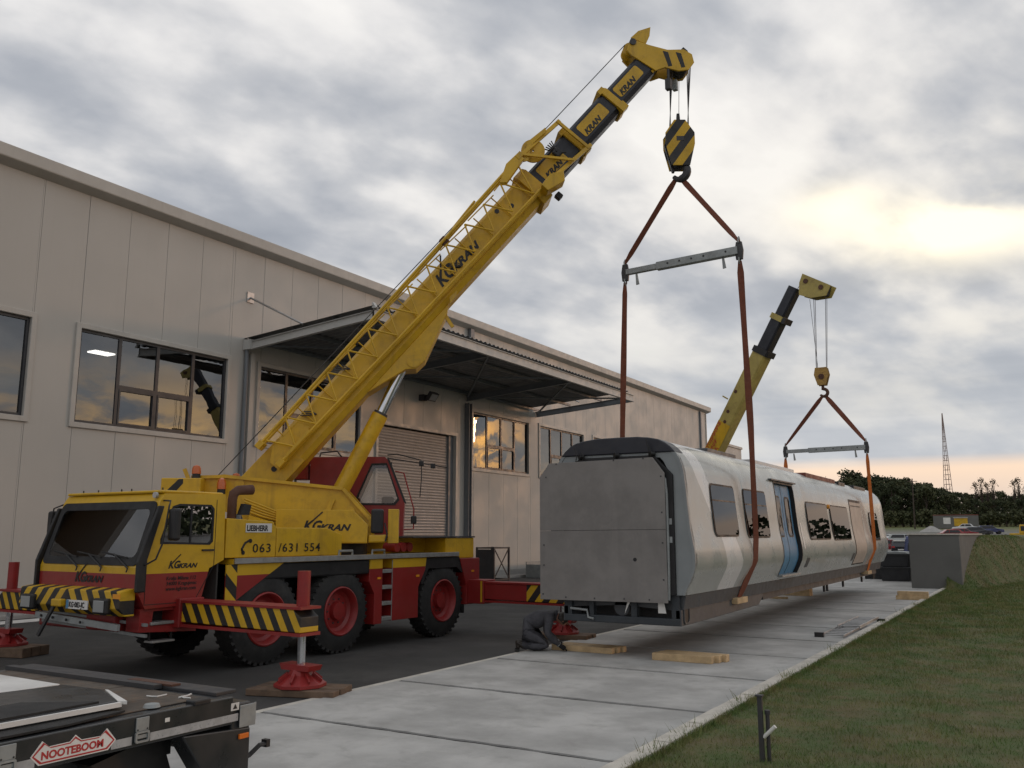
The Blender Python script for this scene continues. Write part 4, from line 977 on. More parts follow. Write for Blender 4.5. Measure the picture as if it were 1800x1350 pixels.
# ---- boxes behind the cab
eb_ = MB().prism([(-2.40, 1.72), (-1.36, 1.72), (-1.36, 2.20), (-1.44, 2.30), (-2.40, 2.34)], (1.21, 0, 0), (0, 1, 0), (0, 0, 1), (-1.1, 0, 0)).build('engine_cover', 'yellow', cr, bevel=.012)
eb2 = MB().prism([(-1.345, 1.72), (.23, 1.72), (.23, 2.08), (-.15, 2.20), (-1.345, 2.20)], (1.205, 0, 0), (0, 1, 0), (0, 0, 1), (-.5, 0, 0)).build('side_locker', 'yellow', cr, bevel=.012)
Yv, Zv = (0, 1, 0), (0, 0, 1)
MB().box((1.2145, -2.02, 2.12), (1.218, -1.47, 2.265)).build('maker_sign', 'decal_white', eb_)
text(eb_, 'maker_lettering', 'LIEBHERR', .125, (1.219, -2.00, 2.145), Yv, Zv, 'decal_black', .0045, xs=.84)
text(eb_, 'phone_lettering', '063', .20, (1.216, -1.86, 1.80), Yv, Zv, 'decal_black', .001, xs=1.22, space=1.15)
text(eb2, 'phone_lettering', '/631 554', .20, (1.211, -1.30, 1.80), Yv, Zv, 'decal_black', .001, xs=1.20, space=1.15)
MB().tube([(1.217, -2.06, 1.80), (1.217, -2.08, 1.86), (1.217, -2.02, 1.95), (1.217, -1.93, 1.995)], .018, 6).cyl((1.214, -2.05, 1.80), (1.22, -2.05, 1.80), .035, n=8).cyl((1.214, -1.91, 1.985), (1.22, -1.91, 1.985), .035, n=8).build('phone_symbol', 'decal_black', eb_)
MB().tube([(.90, -2.05, 2.34), (.90, -2.05, 2.64), (.90, -2.03, 2.74), (.92, -1.96, 2.80), (.96, -1.70, 2.82)], [.075, .075, .08, .08, .085], 12).build('exhaust', 'rust', cr, smooth=True)
MB().prism([(-.05, -.02), (.12, -.02), (.16, .14), (.02, .16)], (1.0, -1.98, 2.42), Yv, Zv, (.1, 0, 0)).build('intake_cowl', 'black', cr)
# cab logos
def kran(par, p, u, v, s_, m='decal_black', extra=True):
    text(par, 'firm_lettering', 'KG', s_ * 1.35, p, u, v, m, s_ * .05, .35, .9)
    text(par, 'firm_lettering', 'KRAN', s_ * .85, Vector(p) + Vector(u).normalized() * s_ * 1.62, u, v, m, s_ * .035, .35, 1.25)
    if extra:
        u_, v_ = Vector(u).normalized(), Vector(v).normalized(); n_ = u_.cross(v_)
        a = Vector(p) + u_ * s_ * .9 + v_ * s_ * .9 + n_ * .002
        MB().beam(a, a + u_ * s_ * 1.0 + v_ * s_ * .9, s_ * .13, .004, up=tuple(n_)).build('crane_emblem', m, par)
kran(cabo, (1.224, -3.44, 1.60), Yv, Zv, .11)
for k, ln_ in enumerate(('Kralja Milana 112', '34000 Kragujevac', 'www.kgkran.com')): text(cabo, 'address_lettering', ln_, .075, (1.224, -3.46, 1.43 - k * .075), Yv, Zv, 'decal_black', .001, .1)
kran(cabo, (-.28, -3.936, 1.40), (1, 0, 0), (0, 0, 1), .15)
# ---- rear tray
MB().box((-1.15, 3.42, 1.58), (1.19, 4.46, 2.01)).build('rear_tray', 'yellow', cr, bevel=.012)
MB().box((-1.17, 2.30, 2.015), (1.21, 4.48, 2.045)).build('tray_lid', 'dark_steel', cr)
MB().box((-1.15, 2.32, 1.71), (.62, 3.42, 2.01)).build('ballast_box', 'yellow', cr)
for k in range(3): MB().cyl((.64, 2.12 + k * .2, 1.83), (.95, 2.12 + k * .2, 1.83), .095, n=14).build('hose_drum', 'red', cr, smooth=True)
for y in (.15, 1.05): MB().tube([(1.22, y, 1.70), (1.22, y, 1.79), (1.22, y + .35, 1.79), (1.22, y + .35, 1.70)], .022, 6).build('grab_rail', 'galv', cr)
# ---- outriggers
def outrigger(y, sx, zb, zt, xend, m, ground, far=False):
    o = MB().prism([(.9, zb + .03), (xend + .03, zb), (xend + .03, zt - .10), (xend - .12, zt), (.9, zt)], (0, y - .17, 0), (sx, 0, 0), (0, 0, 1), (0, .34, 0)).build('outrigger', m, cr, bevel=.01)
    MB().box((sx * .9, y - .19, zt), (sx * (xend + .05), y + .19, zt + .035)).build('top_flange', 'red', o)
    MB().box((sx * .9, y - .19, zb - .045), (sx * (xend + .05), y + .19, zb - .004)).build('bottom_flange', 'red', o)
    MB().cyl((sx * (xend - .10), y, zt + .035), (sx * (xend - .10), y, 1.60), .088, n=18).build('jack_tube', 'red', o, smooth=True)
    MB().cyl((sx * (xend - .10), y, ground + .22), (sx * (xend - .10), y, zb - .04), .058, n=16).build('jack_rod', 'chrome', o, smooth=True)
    fx = sx * (xend - .10)
    MB().lathe([(0, .02), (.0, .345), (.04, .345), (.15, .17), (.22, .13), (.22, .02)], (fx, y, ground), (0, 0, 1), 8).build('jack_foot', 'red', o)
    MB().prism([(-.24, .20), (.24, .20), (.28, .27), (-.28, .28)], (fx, y - .12, ground + .01), (sx, 0, 0), (0, 0, 1), (0, .24, 0)).build('foot_yoke', 'red', o)
    for k in range(8):
        a = 2 * math.pi * (k + .5) / 8; MB().beam((fx + math.cos(a) * .30, y + math.sin(a) * .30, ground + .07), (fx + math.cos(a) * .17, y + math.sin(a) * .17, ground + .165), .02, .05).build('rib', 'red', o)
    return o
PADZ = .10
outrigger(-3.04, 1, .80, 1.10, 3.68, 'hz_beam', PADZ)
outrigger(-3.04, -1, .80, 1.10, 3.68, 'hz_beam', .17)
def redhaz(nt, pos):
    ox, oy, oz = objpos(nt); v = (ox + (oz - .9) * -.8) / .34
    return mixc(nt, ox.gt(2.72), RED, mixc(nt, v.m('FRACT').gt(.5), YEL, BLK))
mat('hz_rear', RED, .5, fn=redhaz, dirt=.2, dirtc=(.10, .03, .02))
outrigger(4.36, 1, .70, 1.05, 3.58, 'hz_rear', PADZ)
outrigger(4.36, -1, .70, 1.05, 3.58, 'hz_rear', PADZ)
MB().box((-1.3, -3.26, .74), (1.3, -2.82, 1.16)).build('outrigger_box', 'red', cr, bevel=.015)
MB().box((-1.25, 4.14, .62), (1.68, 4.60, 1.12)).build('outrigger_box', 'red', cr, bevel=.015)
MB().box((1.60, 4.13, .66), (1.64, 4.61, 1.10)).build('box_rim', 'yellow', cr)

# ---- superstructure, slewed towards the rail car
SL = Matrix.Translation((0, 1.2, 0)) @ Matrix.Rotation(R_(90 - 52.4), 4, 'Z')      # x = r forward, y = left(away), z up
def SB(): return MB(SL)
def sp(r, l, z): return SL @ Vector((r, l, z))
er_ = (SL.to_3x3() @ Vector((1, 0, 0))); el_ = (SL.to_3x3() @ Vector((0, 1, 0)))
SB().cyl((0, 0, 1.70), (0, 0, 1.93), .72, n=32).build('slewing_ring', 'black', cr, smooth=True)
su = SB().box((-1.45, -.95, 1.92), (.78, .95, 2.02)).build('slewing_platform', 'yellow', cr)
pp = [(-2.55, 3.15), (-1.90, 3.17), (.28, 2.95), (.82, 2.36), (.80, 2.02), (-1.45, 2.02), (-1.60, 2.45), (-2.55, 2.62)]
for l in (-.72, .38):
    pz = SB().prism(pp, (0, l, 0), (1, 0, 0), (0, 0, 1), (0, .045, 0)).build('side_plate', 'yellow', su, bevel=.006)
    for a, b in zip(pp[:4], pp[1:5]):
        SB().beam((a[0], l + .02, a[1]), (b[0], l + .02, b[1]), .17, .06).build('flange', 'yellow', pz)
    SB().beam((.10, l - .04, 2.75), (-.15, l - .04, 2.10), .06, .09).build('stiffener', 'yellow', pz)
    SB().cyl((-1.66, l - .03, 3.03), (-1.66, l + .08, 3.03), .095, n=18).build('pivot_boss', 'yellow', pz, smooth=True)
    SB().cyl((.42, l - .03, 2.52), (.42, l + .08, 2.52), .10, n=18).build('cylinder_boss', 'yellow', pz, smooth=True)
cp = SB().prism([(-.92, 2.02), (-.92, 2.55), (.50, 2.54), (.79, 2.26), (.78, 1.93), (-1.42, 1.93), (-1.42, 2.02)], (0, -.97, 0), (1, 0, 0), (0, 0, 1), (0, .22, 0)).build('side_cover', 'yellow', su, bevel=.01)
kran(cp, sp(-.42, -.975, 2.16), er_, (0, 0, 1), .19)
SB().prism([(-1.42, 2.03), (-.95, 2.03), (-.95, 2.30), (-1.42, 2.44)], (0, -.95, 0), (1, 0, 0), (0, 0, 1), (0, .2, 0)).build('valve_cover', 'yellow', su)
for k in range(5): SB().tube([(-1.55, -.80 - .03 * k, 2.75 - .05 * k), (-1.2, -.82, 2.62 - .05 * k), (-.9, -.80, 2.50 - .04 * k)], .018, 6).build('hydraulic_pipe', 'yellow', su)
cw = SB().prism([(-3.02, 2.55), (-2.30, 2.55), (-2.30, 3.12), (-3.02, 3.12)], (0, -1.05, 0), (1, 0, 0), (0, 0, 1), (0, 2.1, 0)).build('counterweight', 'yellow', su, bevel=.02)
SB().prism([(-2.99, 2.80), (-2.80, 2.80), (-2.62, 3.02), (-2.62, 3.10), (-2.70, 3.10)], (0, -1.054, 0), (1, 0, 0), (0, 0, 1), (0, .006, 0)).build('stripe', 'decal_black', cw)
SB().cyl((-2.05, -.30, 3.0), (-2.05, .36, 3.0), .24, n=24).build('winch_drum', 'yellow', su, smooth=True)
for (r, l, z, hh, nm) in ((-2.44, -.85, 3.15, .17, 'near'), (-1.95, -.92, 2.86, .22, 'mid'), (-2.05, .80, 3.15, .13, 'far')):
    b_ = SB().lathe([(0, .02), (0, .085), (hh * .55, .082), (hh * .85, .06), (hh, .0)], (r, l, z + .06), (0, 0, 1), 16).build('beacon', 'amber', su, smooth=True)
    SB().cyl((r, l, z - .03), (r, l, z + .06), .075, n=14).build('beacon_base', 'black', b_)
SB().beam((-2.66, -.86, 3.30), (-2.44, -.86, 2.80), .04, .07).build('bracket', 'yellow', su)
# derrick cylinder
A, B, Cc = Vector((.22, -.17, 2.45)), Vector((.92, -.17, 4.46)), Vector((1.46, -.17, 5.70))
A = Vector((.03, -.17, 2.62))
dc = SB().cyl(A, B, .165, n=24).build('boom_cylinder', 'yellow', cr, smooth=True)
SB().cyl(B, B + (B - A).normalized() * .05, .145, n=24).build('gland', 'dark_steel', dc, smooth=True)
SB().cyl(B, Cc, .105, n=24).build('piston_rod', 'chrome', dc, smooth=True)
for k in range(4): SB().cyl(A.lerp(B, .2 + .22 * k) + Vector((-.05, -.16, .0)), A.lerp(B, .2 + .22 * k) + Vector((-.05, -.19, 0)), .012, n=6).build('clip', 'yellow', dc)
# operator cab
oc_p = [(-.52, 2.05), (-.52, 3.66), (1.0, 3.68), (1.08, 3.60), (1.42, 2.74), (1.40, 2.05)]
ocw = [(.42, 2.74), (.72, 3.50), (1.05, 3.52), (1.12, 3.44), (1.30, 2.80), (1.24, 2.74)]
oc = MB(SL)
for l in (.56, 1.40):
    k = len(oc_p); oc.add([(x, l, z) for x, z in oc_p] + [(x, l, z) for x, z in ((.42, 2.70), (.42, 2.76), (.74, 3.52), (1.04, 3.53), (1.30, 2.80), (1.22, 2.70))], [(i, (i + 1) % k, k + (i + 1) % k, k + i) for i in range(k)])
for a, b in zip(oc_p, oc_p[1:] + oc_p[:1]):
    if a[0] == 1.08: continue
    oc.add([(a[0], .56, a[1]), (a[0], 1.40, a[1]), (b[0], 1.40, b[1]), (b[0], .56, b[1])], [(0, 1, 2, 3)])
oco = oc.build('operator_cab', 'red', cr)
hole2 = [(.42, 2.70), (.42, 2.76), (.74, 3.52), (1.04, 3.53), (1.30, 2.80), (1.22, 2.70)]
for l, o_ in ((.553, 1), (1.407, -1)):
    SB().add([(x, l + .012 * o_, z) for x, z in hole2], [list(range(6))]).build('side_window', 'glass_cab', oco)
    cx_, cz_ = .9, 3.1
    SB().ring([(cx_ + (x - cx_) * 1.05, cz_ + (z - cz_) * 1.04) for x, z in hole2], [(cx_ + (x - cx_) * .94, cz_ + (z - cz_) * .95) for x, z in hole2], (0, l, 0), (1, 0, 0), (0, 0, 1), (0, -.012 * o_, 0)).build('window_seal', 'rubber_seal', oco)
SB().add([(1.075, .60, 3.58), (1.075, 1.36, 3.58), (1.412, 1.36, 2.76), (1.412, .60, 2.76)], [(0, 1, 2, 3)]).build('windscreen', 'glass_cab', oco)
for l in (.58, 1.38): SB().beam((1.06, l, 3.66), (1.43, l, 2.74), .05, .035).build('pillar', 'black', oco)
SB().box((.35, .75, 2.1), (.80, 1.2, 2.55)).build('seat', 'black', oco, bevel=.05); SB().prism([(.30, 2.5), (.44, 2.5), (.36, 3.30), (.24, 3.28)], (0, .76, 0), (1, 0, 0), (0, 0, 1), (0, .44, 0)).build('seat_back', 'black', oco, bevel=.03)
SB().box((.95, .62, 2.62), (1.2, 1.0, 2.86)).build('control_panel', 'black', oco, bevel=.04)
SB().tube([(-.35, .7, 3.68), (-.33, .7, 3.76), (.0, .7, 3.80), (.1, .7, 3.68)], .018, 6).build('grab_handle', 'black', oco)
SB().box((-.86, .62, 3.20), (-.56, .95, 3.52)).build('heater', 'red', oco, bevel=.02)
SB().tube([(-.56, .60, 3.50), (-.52, .58, 3.66), (-.62, .58, 3.72), (-.74, .60, 3.66)], .03, 8).build('hose', 'red', oco)
SB().tube([(-.82, .62, 3.2), (-.80, .62, 2.95), (-.64, .62, 2.85)], .025, 8).build('hose', 'dark_steel', oco)
# wiper gear, rail and lamps on the cab front
SB().tube([(1.05, .62, 3.72), (1.25, .62, 3.74), (1.75, .62, 3.62)], .013, 6).tube([(1.05, .66, 3.66), (1.6, .66, 3.58), (2.30, .66, 3.47)], .012, 6).tube([(1.75, .62, 3.62), (1.77, .62, 3.3), (1.74, .62, 2.85)], .012, 6).build('wiper_gear', 'black', oco)
for r, z in ((1.10, 3.52), (1.76, 3.55), (2.0, 3.50)): SB().box((r - .05, .58, z - .05), (r + .05, .70, z + .05)).build('work_lamp', 'black', oco, bevel=.01)
SB().tube([(1.22, .55, 3.38), (1.40, .55, 3.34), (1.62, .55, 2.6), (1.62, .55, 2.2), (1.42, .55, 2.18)], .016, 6).build('guard_rail', 'red', oco)
SB().box((1.56, .50, 2.30), (1.68, .60, 2.46)).build('spot_lamp', 'black', oco, bevel=.02)
# big mirror and valve block in front of the platform
SB().box((.84, -.98, 2.10), (1.08, -.90, 2.56)).build('mirror', 'black', su, bevel=.04)
SB().box((1.16, -.9, 1.92), (1.36, -.6, 2.56)).build('mirror_post', 'yellow', su, bevel=.01)
SB().box((.80, -.95, 1.93), (1.14, -.6, 2.08)).build('valve_block', 'yellow', su, bevel=.03)
SB().tube([(1.10, -.97, 2.30), (1.15, -.98, 2.1), (1.12, -.98, 1.95)], .016, 6).build('hose', 'black', su)
# ---- boom
BA = R_(49.5)
BM = SL @ Matrix.Translation((-.82, -.17, 3.12)) @ Matrix.Rotation(-BA, 4, 'Y')     # x = along boom, y = left, z = up from its belly
def BB(): return MB(BM)
def bp_(s_, l, h): return BM @ Vector((s_, l, h))
def boxsec(w_, h0, h1, c=.07): return [(-w_ + c, h0), (w_ - c, h0), (w_, h0 + c * 1.6), (w_, h1 - c), (w_ - c, h1), (-w_ + c, h1), (-w_, h1 - c), (-w_, h0 + c * 1.6)]
bo = BB().prism(boxsec(.33, 0, .70), (-.30, 0, 0), (0, 1, 0), (0, 0, 1), (8.15, 0, 0)).build('boom', 'yellow', cr, bevel=.012)
BB().prism([(-.95, .62), (-.95, .30), (-.30, .0), (.5, .0), (.5, .68), (-.5, .70)], (0, -.336, 0), (1, 0, 0), (0, 0, 1), (0, .672, 0)).build('boom_foot', 'yellow', bo, bevel=.012)
BB().cyl((.0, -.345, .33), (.0, .345, .33), .055, n=16).build('pin_hole', 'black', bo)
# cylinder bracket under the boom
BB().prism([(2.3, 0), (4.75, .0), (4.6, -.10), (3.55, -.42), (3.30, -.40), (3.15, -.25)], (0, -.28, 0), (1, 0, 0), (0, 0, 1), (0, .56, 0)).build('cylinder_bracket', 'yellow', bo, bevel=.01)
BB().cyl((3.38, -.30, -.26), (3.38, .30, -.26), .13, n=18).build('bracket_eye', 'yellow', bo, smooth=True)
BB().beam((4.55, -.2, -.05), (4.45, -.2, -.38), .05, .07).build('stop_bracket', 'yellow', bo)
# collar of the base section
BB().ring(boxsec(.42, -.08, .78, .1), boxsec(.30, .05, .66, .07), (7.70, 0, 0), (0, 1, 0), (0, 0, 1), (.28, 0, 0)).build('collar', 'yellow', bo, bevel=.01)
secs = [(7.9, 9.30, .285, .05, .65), (9.2, 10.62, .25, .08, .64), (10.5, 11.95, .215, .11, .63)]
for i, (s0, s1, w_, h0, h1) in enumerate(secs):
    se = BB().prism(boxsec(w_, h0, h1, .06), (s0, 0, 0), (0, 1, 0), (0, 0, 1), (s1 - s0, 0, 0)).build('telescopic_section', 'navy', bo, bevel=.01)
    if i < 2:
        rg = BB().ring(boxsec(w_ + .06, h0 - .05, h1 + .06, .07), boxsec(w_ - .04, h0 + .03, h1 - .03, .06), (s1 - .14, 0, 0), (0, 1, 0), (0, 0, 1), (.16, 0, 0)).build('collar', 'yellow', bo, bevel=.012)
        BB().box((s1 - .15, -w_ - .09, h0 - .08), (s1 + .03, -w_ + .08, h0 + .10)).build('collar_lug', 'yellow', rg)
        BB().box((s1 - .18, -w_ - .05, h1 - .02), (s1 - .02, w_ + .05, h1 + .09)).build('collar_lug', 'yellow', rg)
    a, b = ((8.15, 8.85), (9.50, 10.30), (10.75, 11.55))[i]
    st = BB().prism(rrect(a, b, h0 + .15, h1 - .10, .05), (0, -w_ - .004, 0), (1, 0, 0), (0, 0, 1), (0, .003, 0)).build('sticker', 'yellow', se)
    R3 = BM.to_3x3(); u, v = R3 @ Vector((1, 0, 0)), R3 @ Vector((0, 0, 1))
    text(se, 'firm_lettering', 'KRAN', .17, bp_(a + .05, -w_ - .006, h0 + .17), u, v, 'decal_black', .008, .35, 1.05)
R3 = BM.to_3x3(); kran(bo, bp_(4.9, -.336, .32), R3 @ Vector((1, 0, 0)), R3 @ Vector((0, 0, 1)), .26)
for s_, h in ((4.75, .22), (6.9, .55), (7.2, .40)): BB().cyl((s_, -.345, h), (s_, -.325, h), .05, n=14).build('pin_hole', 'black', bo)
# head
hp = [(11.66, .72), (11.68, .88), (11.86, .95), (12.00, .88), (12.12, .60), (12.32, .22), (12.58, -.04), (12.62, -.25), (12.50, -.41), (12.28, -.43), (12.10, -.28), (11.95, .0), (11.75, .10)]
hd_ = BB().prism(hp, (0, -.25, 0), (1, 0, 0), (0, 0, 1), (0, .05, 0)).build('boom_head', 'yellow', cr, bevel=.008)
BB().prism(hp, (0, .20, 0), (1, 0, 0), (0, 0, 1), (0, .05, 0)).build('head_plate', 'yellow', hd_, bevel=.008)
BB().box((11.70, -.20, .12), (12.0, .20, .80)).build('head_box', 'yellow', hd_)
for k in range(4): BB().lathe([(-.04, .02), (-.04, .20), (.0, .17), (.04, .20), (.04, .02)], (12.36, -.15 + .1 * k, -.20), (0, 1, 0), 24).build('sheave', 'dark_steel', hd_, smooth=True)
BB().lathe([(-.04, .02), (-.04, .17), (.0, .14), (.04, .17), (.04, .02)], (11.82, -.10, .84), (0, 1, 0), 24).build('sheave', 'yellow', hd_, smooth=True)
BB().lathe([(-.04, .02), (-.04, .17), (.0, .14), (.04, .17), (.04, .02)], (11.82, .10, .84), (0, 1, 0), 24).build('sheave', 'yellow', hd_, smooth=True)
for l in (-.24, .22): BB().prism([(11.98, 1.0), (12.22, .98), (12.48, .84), (12.30, .72), (12.10, .66)], (0, l, 0), (1, 0, 0), (0, 0, 1), (0, .03, 0)).build('rope_guide', 'yellow', hd_)
BB().cyl((11.92, -.28, .90), (11.92, .28, .90), .075, n=12).build('guide_pin', 'dark_steel', hd_)
for k, (a, b) in enumerate(((12.02, -.05), (12.20, -.28))): BB().prism([(a, b), (a + .07, b - .05), (a + .26, b + .22), (a + .20, b + .33)], (0, -.254, 0), (1, 0, 0), (0, 0, 1), (0, .003, 0)).build('stripe', 'decal_black', hd_)
BB().box((12.60, -.12, -.12), (12.70, .12, .02)).build('head_lamp', 'black', hd_)
lo_ = bp_(11.98, -.22, -.08)
MB().tube([lo_, lo_ - Vector((0, 0, .22))], .03, 8).box(lo_ - Vector((.06, .06, .48)), lo_ + Vector((.06, .06, -.24))).build('limit_switch', 'dark_steel', hd_)
# reeving and hoist line
inv = cr.matrix_world
cmw = Matrix.Translation((-12.2, 12.26, 0)) @ Matrix.Rotation(R_(-1.5), 4, 'Z'); cinv = cmw.inverted()
blk = Vector((-6.24, 17.75, 10.72))
for k in range(4):
    for (ds, dh, u0) in ((-.20, .02, -.20), (.20, .02, .20)):
        top_ = bp_(12.52 + ds * .649, -.15 + .1 * k, .02 + abs(ds) * 0 - ds * .0 + (.0)) + Vector((0, 0, 0))
        top_ = bp_(12.36, -.15 + .1 * k, -.20) + er_ * ds
        bot_ = cinv @ (blk + ux_ * u0 + nx_ * (-.13 + .09 * k))
        MB().cyl(top_, bot_, .009, n=6).build('hoist_rope', 'dark_steel', cr)
p0, p1 = sp(-2.2, -.17, 3.22), bp_(11.80, -.17, 1.0)
MB().cyl(p0, p1, .010, n=6).build('hoist_rope', 'dark_steel', cr)
MB().cyl(bp_(12.45, .0, -.1), cinv @ Vector((-6.22, 17.75, 11.25)), .006, n=6).build('trip_chain', 'dark_steel', cr)
MB().box(bp_(12.45, -.0, -.1).lerp(cinv @ Vector((-6.4, 17.7, 11.3)), .45) - Vector((.05, .05, .12)), bp_(12.45, 0, -.1).lerp(cinv @ Vector((-6.4, 17.7, 11.3)), .45) + Vector((.05, .05, .12))).build('trip_weight', 'galv', cr)
# ---- folded lattice jib along the near side of the boom
jb = BB().prism([(.05, .22), (.75, .22), (1.05, .35), (.95, .55), (.30, .62), (.05, .45)], (0, -.50, 0), (1, 0, 0), (0, 0, 1), (0, .03, 0)).build('folding_jib', 'yellow', cr, bevel=.005)
JN, JF = -.62, -.38; S0, S1 = .20, 8.05
def jh(s_, top): return (.80 if top else .27) + (0 if s_ < 6.9 else ((s_ - 6.9) * (.12 if top else -.12)))
for l in (JN, JF):
    BB().cyl((S0, l, .27), (S1, l, jh(S1, 0)), .030, n=8).build('chord', 'yellow', jb, smooth=True)
    BB().cyl((S0, l, .80), (S1, l, jh(S1, 1)), .030, n=8).build('chord', 'yellow', jb, smooth=True)
    N = 13; dS = (S1 - S0 - .25) / N
    for i in range(N):
        a, b = S0 + .1 + dS * i, S0 + .1 + dS * (i + .5); c = S0 + .1 + dS * (i + 1)
        if l == JN:
            BB().cyl((a, l, jh(a, 1)), (b, l, jh(b, 0)), .019, n=6).build('lattice_bar', 'yellow', jb)
            BB().cyl((b, l, jh(b, 0)), (c, l, jh(c, 1)), .019, n=6).build('lattice_bar', 'yellow', jb)
        else: BB().cyl((b, l, jh(b, 1)), (b, l, jh(b, 0)), .014, n=6).build('lattice_bar', 'yellow', jb)
N = 9
for i in range(N):
    a = S0 + .1 + (S1 - S0 - .2) * i / N; b = S0 + .1 + (S1 - S0 - .2) * (i + 1) / N
    BB().cyl((a, JN, jh(a, 1)), (b, JF, jh(b, 1)), .014, n=6).build('lattice_bar', 'yellow', jb)
for s_ in (S0, S1):
    for t_ in (0, 1):
        BB().cyl((s_, JN, jh(s_, t_)), (s_, JF, jh(s_, t_)), .025, n=8).build('lattice_bar', 'yellow', jb)
        for l in (JN, JF): BB().box((s_ - .10, l - .05, jh(s_, t_) - .06), (s_ + .06, l + .05, jh(s_, t_) + .06)).build('jib_lug', 'yellow', jb, bevel=.01)
BB().beam((.35, -.60, .28), (1.0, -.60, .28), .10, .05).build('jib_support', 'yellow', jb)
# jib head gear near the first collar
BB().lathe([(-.03, .02), (-.03, .25), (.0, .22), (.03, .25), (.03, .02)], (8.36, -.50, .82), (0, 1, 0), 28).build('jib_sheave', 'yellow', jb, smooth=True)
BB().prism([(8.0, .80), (8.4, 1.02), (8.9, .95), (8.85, .88), (8.4, .92), (8.1, .74)], (0, -.60, 0), (1, 0, 0), (0, 0, 1), (0, .03, 0)).build('jib_link', 'yellow', jb)
BB().beam((8.05, JN, .92), (9.30, -.42, .86), .06, .08).build('jib_arm', 'yellow', jb)
BB().beam((8.05, JN, .12), (9.35, -.42, .02), .06, .08).build('jib_arm', 'yellow', jb)
BB().beam((8.10, JN, .92), (8.75, -.62, .04), .05, .05).build('jib_arm', 'yellow', jb)
BB().beam((9.25, -.45, .90), (9.25, -.45, .0), .06, .06).build('jib_arm', 'yellow', jb)
BB().prism([(7.3, .85), (7.7, 1.02), (8.05, 1.0), (8.05, .82), (7.4, .74)], (0, -.66, 0), (1, 0, 0), (0, 0, 1), (0, .16, 0)).build('jib_joint', 'yellow', jb, bevel=.01)
BB().prism([(7.8, -.02), (8.2, -.14), (8.35, .02), (8.1, .18), (7.8, .16)], (0, -.80, 0), (1, 0, 0), (0, 0, 1), (0, .36, 0)).build('jib_joint', 'yellow', jb, bevel=.01)
for k in range(5): BB().tube([(8.6 + .06 * k, -.40, .70), (8.7, -.44 - .02 * k, .45), (8.85 - .05 * k, -.42, .30 + .04 * k)], .014, 6).build('hose', 'black', jb)
BB().box((8.62, -.50, .34), (8.80, -.38, .52)).build('hose_reel', 'black', jb, bevel=.03)
BB().tube([(5.6, -.50, .84), (6.0, -.50, .95), (6.7, -.50, 1.0)], .025, 8).build('jib_strut', 'yellow', jb)
BB().box((5.55, -.56, .80), (5.70, -.46, .98)).build('strut_pulley', 'rust', jb, bevel=.02)
for s_, h in ((2.2, .78), (5.3, .52), (1.1, .66)):
    for k in range(3): BB().tube([(s_ + .05 * k, -.36, h), (s_ + .1 + .05 * k, -.40, h - .12), (s_ + .22, -.36, h - .22)], .012, 6).build('hose', 'dark_steel', bo)
BB().prism([(.0, 0), (.22, .02), (.30, .08), (.1, .10)], (4.72, -.50, -.06), (1, 0, 0), (0, 0, 1), (0, .1, 0)).build('jib_rest', 'yellow', bo)
BB().box((7.98, -.36, -.26), (8.12, -.22, -.12)).build('work_lamp', 'black', bo, bevel=.02)

# timber mats under the feet
def mat_board(x, y, z, L, W, h, rz, lab):
    t_ = thing('timber_mat', lab, 'timber mat', (x, y, 0), rz, 'timber mats under the outrigger feet', world=False); n = 3
    for k in range(n): MB().box((-L / 2 + random.uniform(-.03, .03), -W / 2 + W / n * k + .004, z), (L / 2 + random.uniform(-.03, .03), -W / 2 + W / n * (k + 1) - .004, z + h - random.uniform(0, .008))).build('plank', 'wood_old', t_, bevel=.008, segs=1)
def cw_(x, y): v = cmw @ Vector((x, y, 0)); return v.x, v.y
x, y = cw_(3.58, -3.04); mat_board(x, y, 0.004, 1.25, .62, .095, R_(18), 'old brown timber mat under the outrigger foot beside the slab road')
x, y = cw_(-3.58, -3.04); mat_board(x, y, 0.004, 1.3, .62, .165, R_(15), 'thick old timber mat under the front outrigger foot by the hall')
x, y = cw_(3.48, 4.36); mat_board(x, y, 0.004, 1.2, .6, .095, R_(10), 'brown timber mat under the rear outrigger foot behind the kneeling worker')
x, y = cw_(-3.48, 4.36); mat_board(x, y, 0.004, 1.2, .6, .095, R_(4), 'brown timber mat under the rear outrigger foot on the hall side')
# ================================================================== SECOND CRANE (behind the rail car)
P0 = Vector((-11.0, 33.13, 0)); e2_ = Vector((4.75, -1.13, 0)).normalized(); ang2 = math.atan2(e2_.y, e2_.x)
c2r = thing('mobile_crane', 'older faded yellow mobile crane with a raised boom standing behind the rail car', 'crane', (-12.4, 33.45, 0))
S2 = Matrix.Translation(P0) @ Matrix.Rotation(ang2, 4, 'Z')
EL2 = R_(58); B2 = S2 @ Matrix.Translation((.72, 0, 5.06)) @ Matrix.Rotation(-EL2, 4, 'Y')
def DB(): return MB(B2)
bo2 = DB().prism(boxsec(.27, .04, .64, .05), (-4.0, 0, 0), (0, 1, 0), (0, 0, 1), (8.2, 0, 0)).build('boom', 'pale_paint', c2r, bevel=.01)
DB().ring(boxsec(.31, -.04, .67, .05), boxsec(.23, .08, .58, .04), (4.05, 0, 0), (0, 1, 0), (0, 0, 1), (.22, 0, 0)).build('collar', 'black', bo2)
for (s0, s1, w_, h0, h1) in ((4.1, 5.55, .23, .09, .57), (5.4, 6.75, .195, .12, .52)): DB().prism(boxsec(w_, h0, h1, .04), (s0, 0, 0), (0, 1, 0), (0, 0, 1), (s1 - s0, 0, 0)).build('telescopic_section', 'navy', bo2, bevel=.01)
DB().ring(boxsec(.28, .03, .62, .05), boxsec(.18, .12, .52, .04), (5.42, 0, 0), (0, 1, 0), (0, 0, 1), (.20, 0, 0)).build('collar', 'pale_paint', bo2)
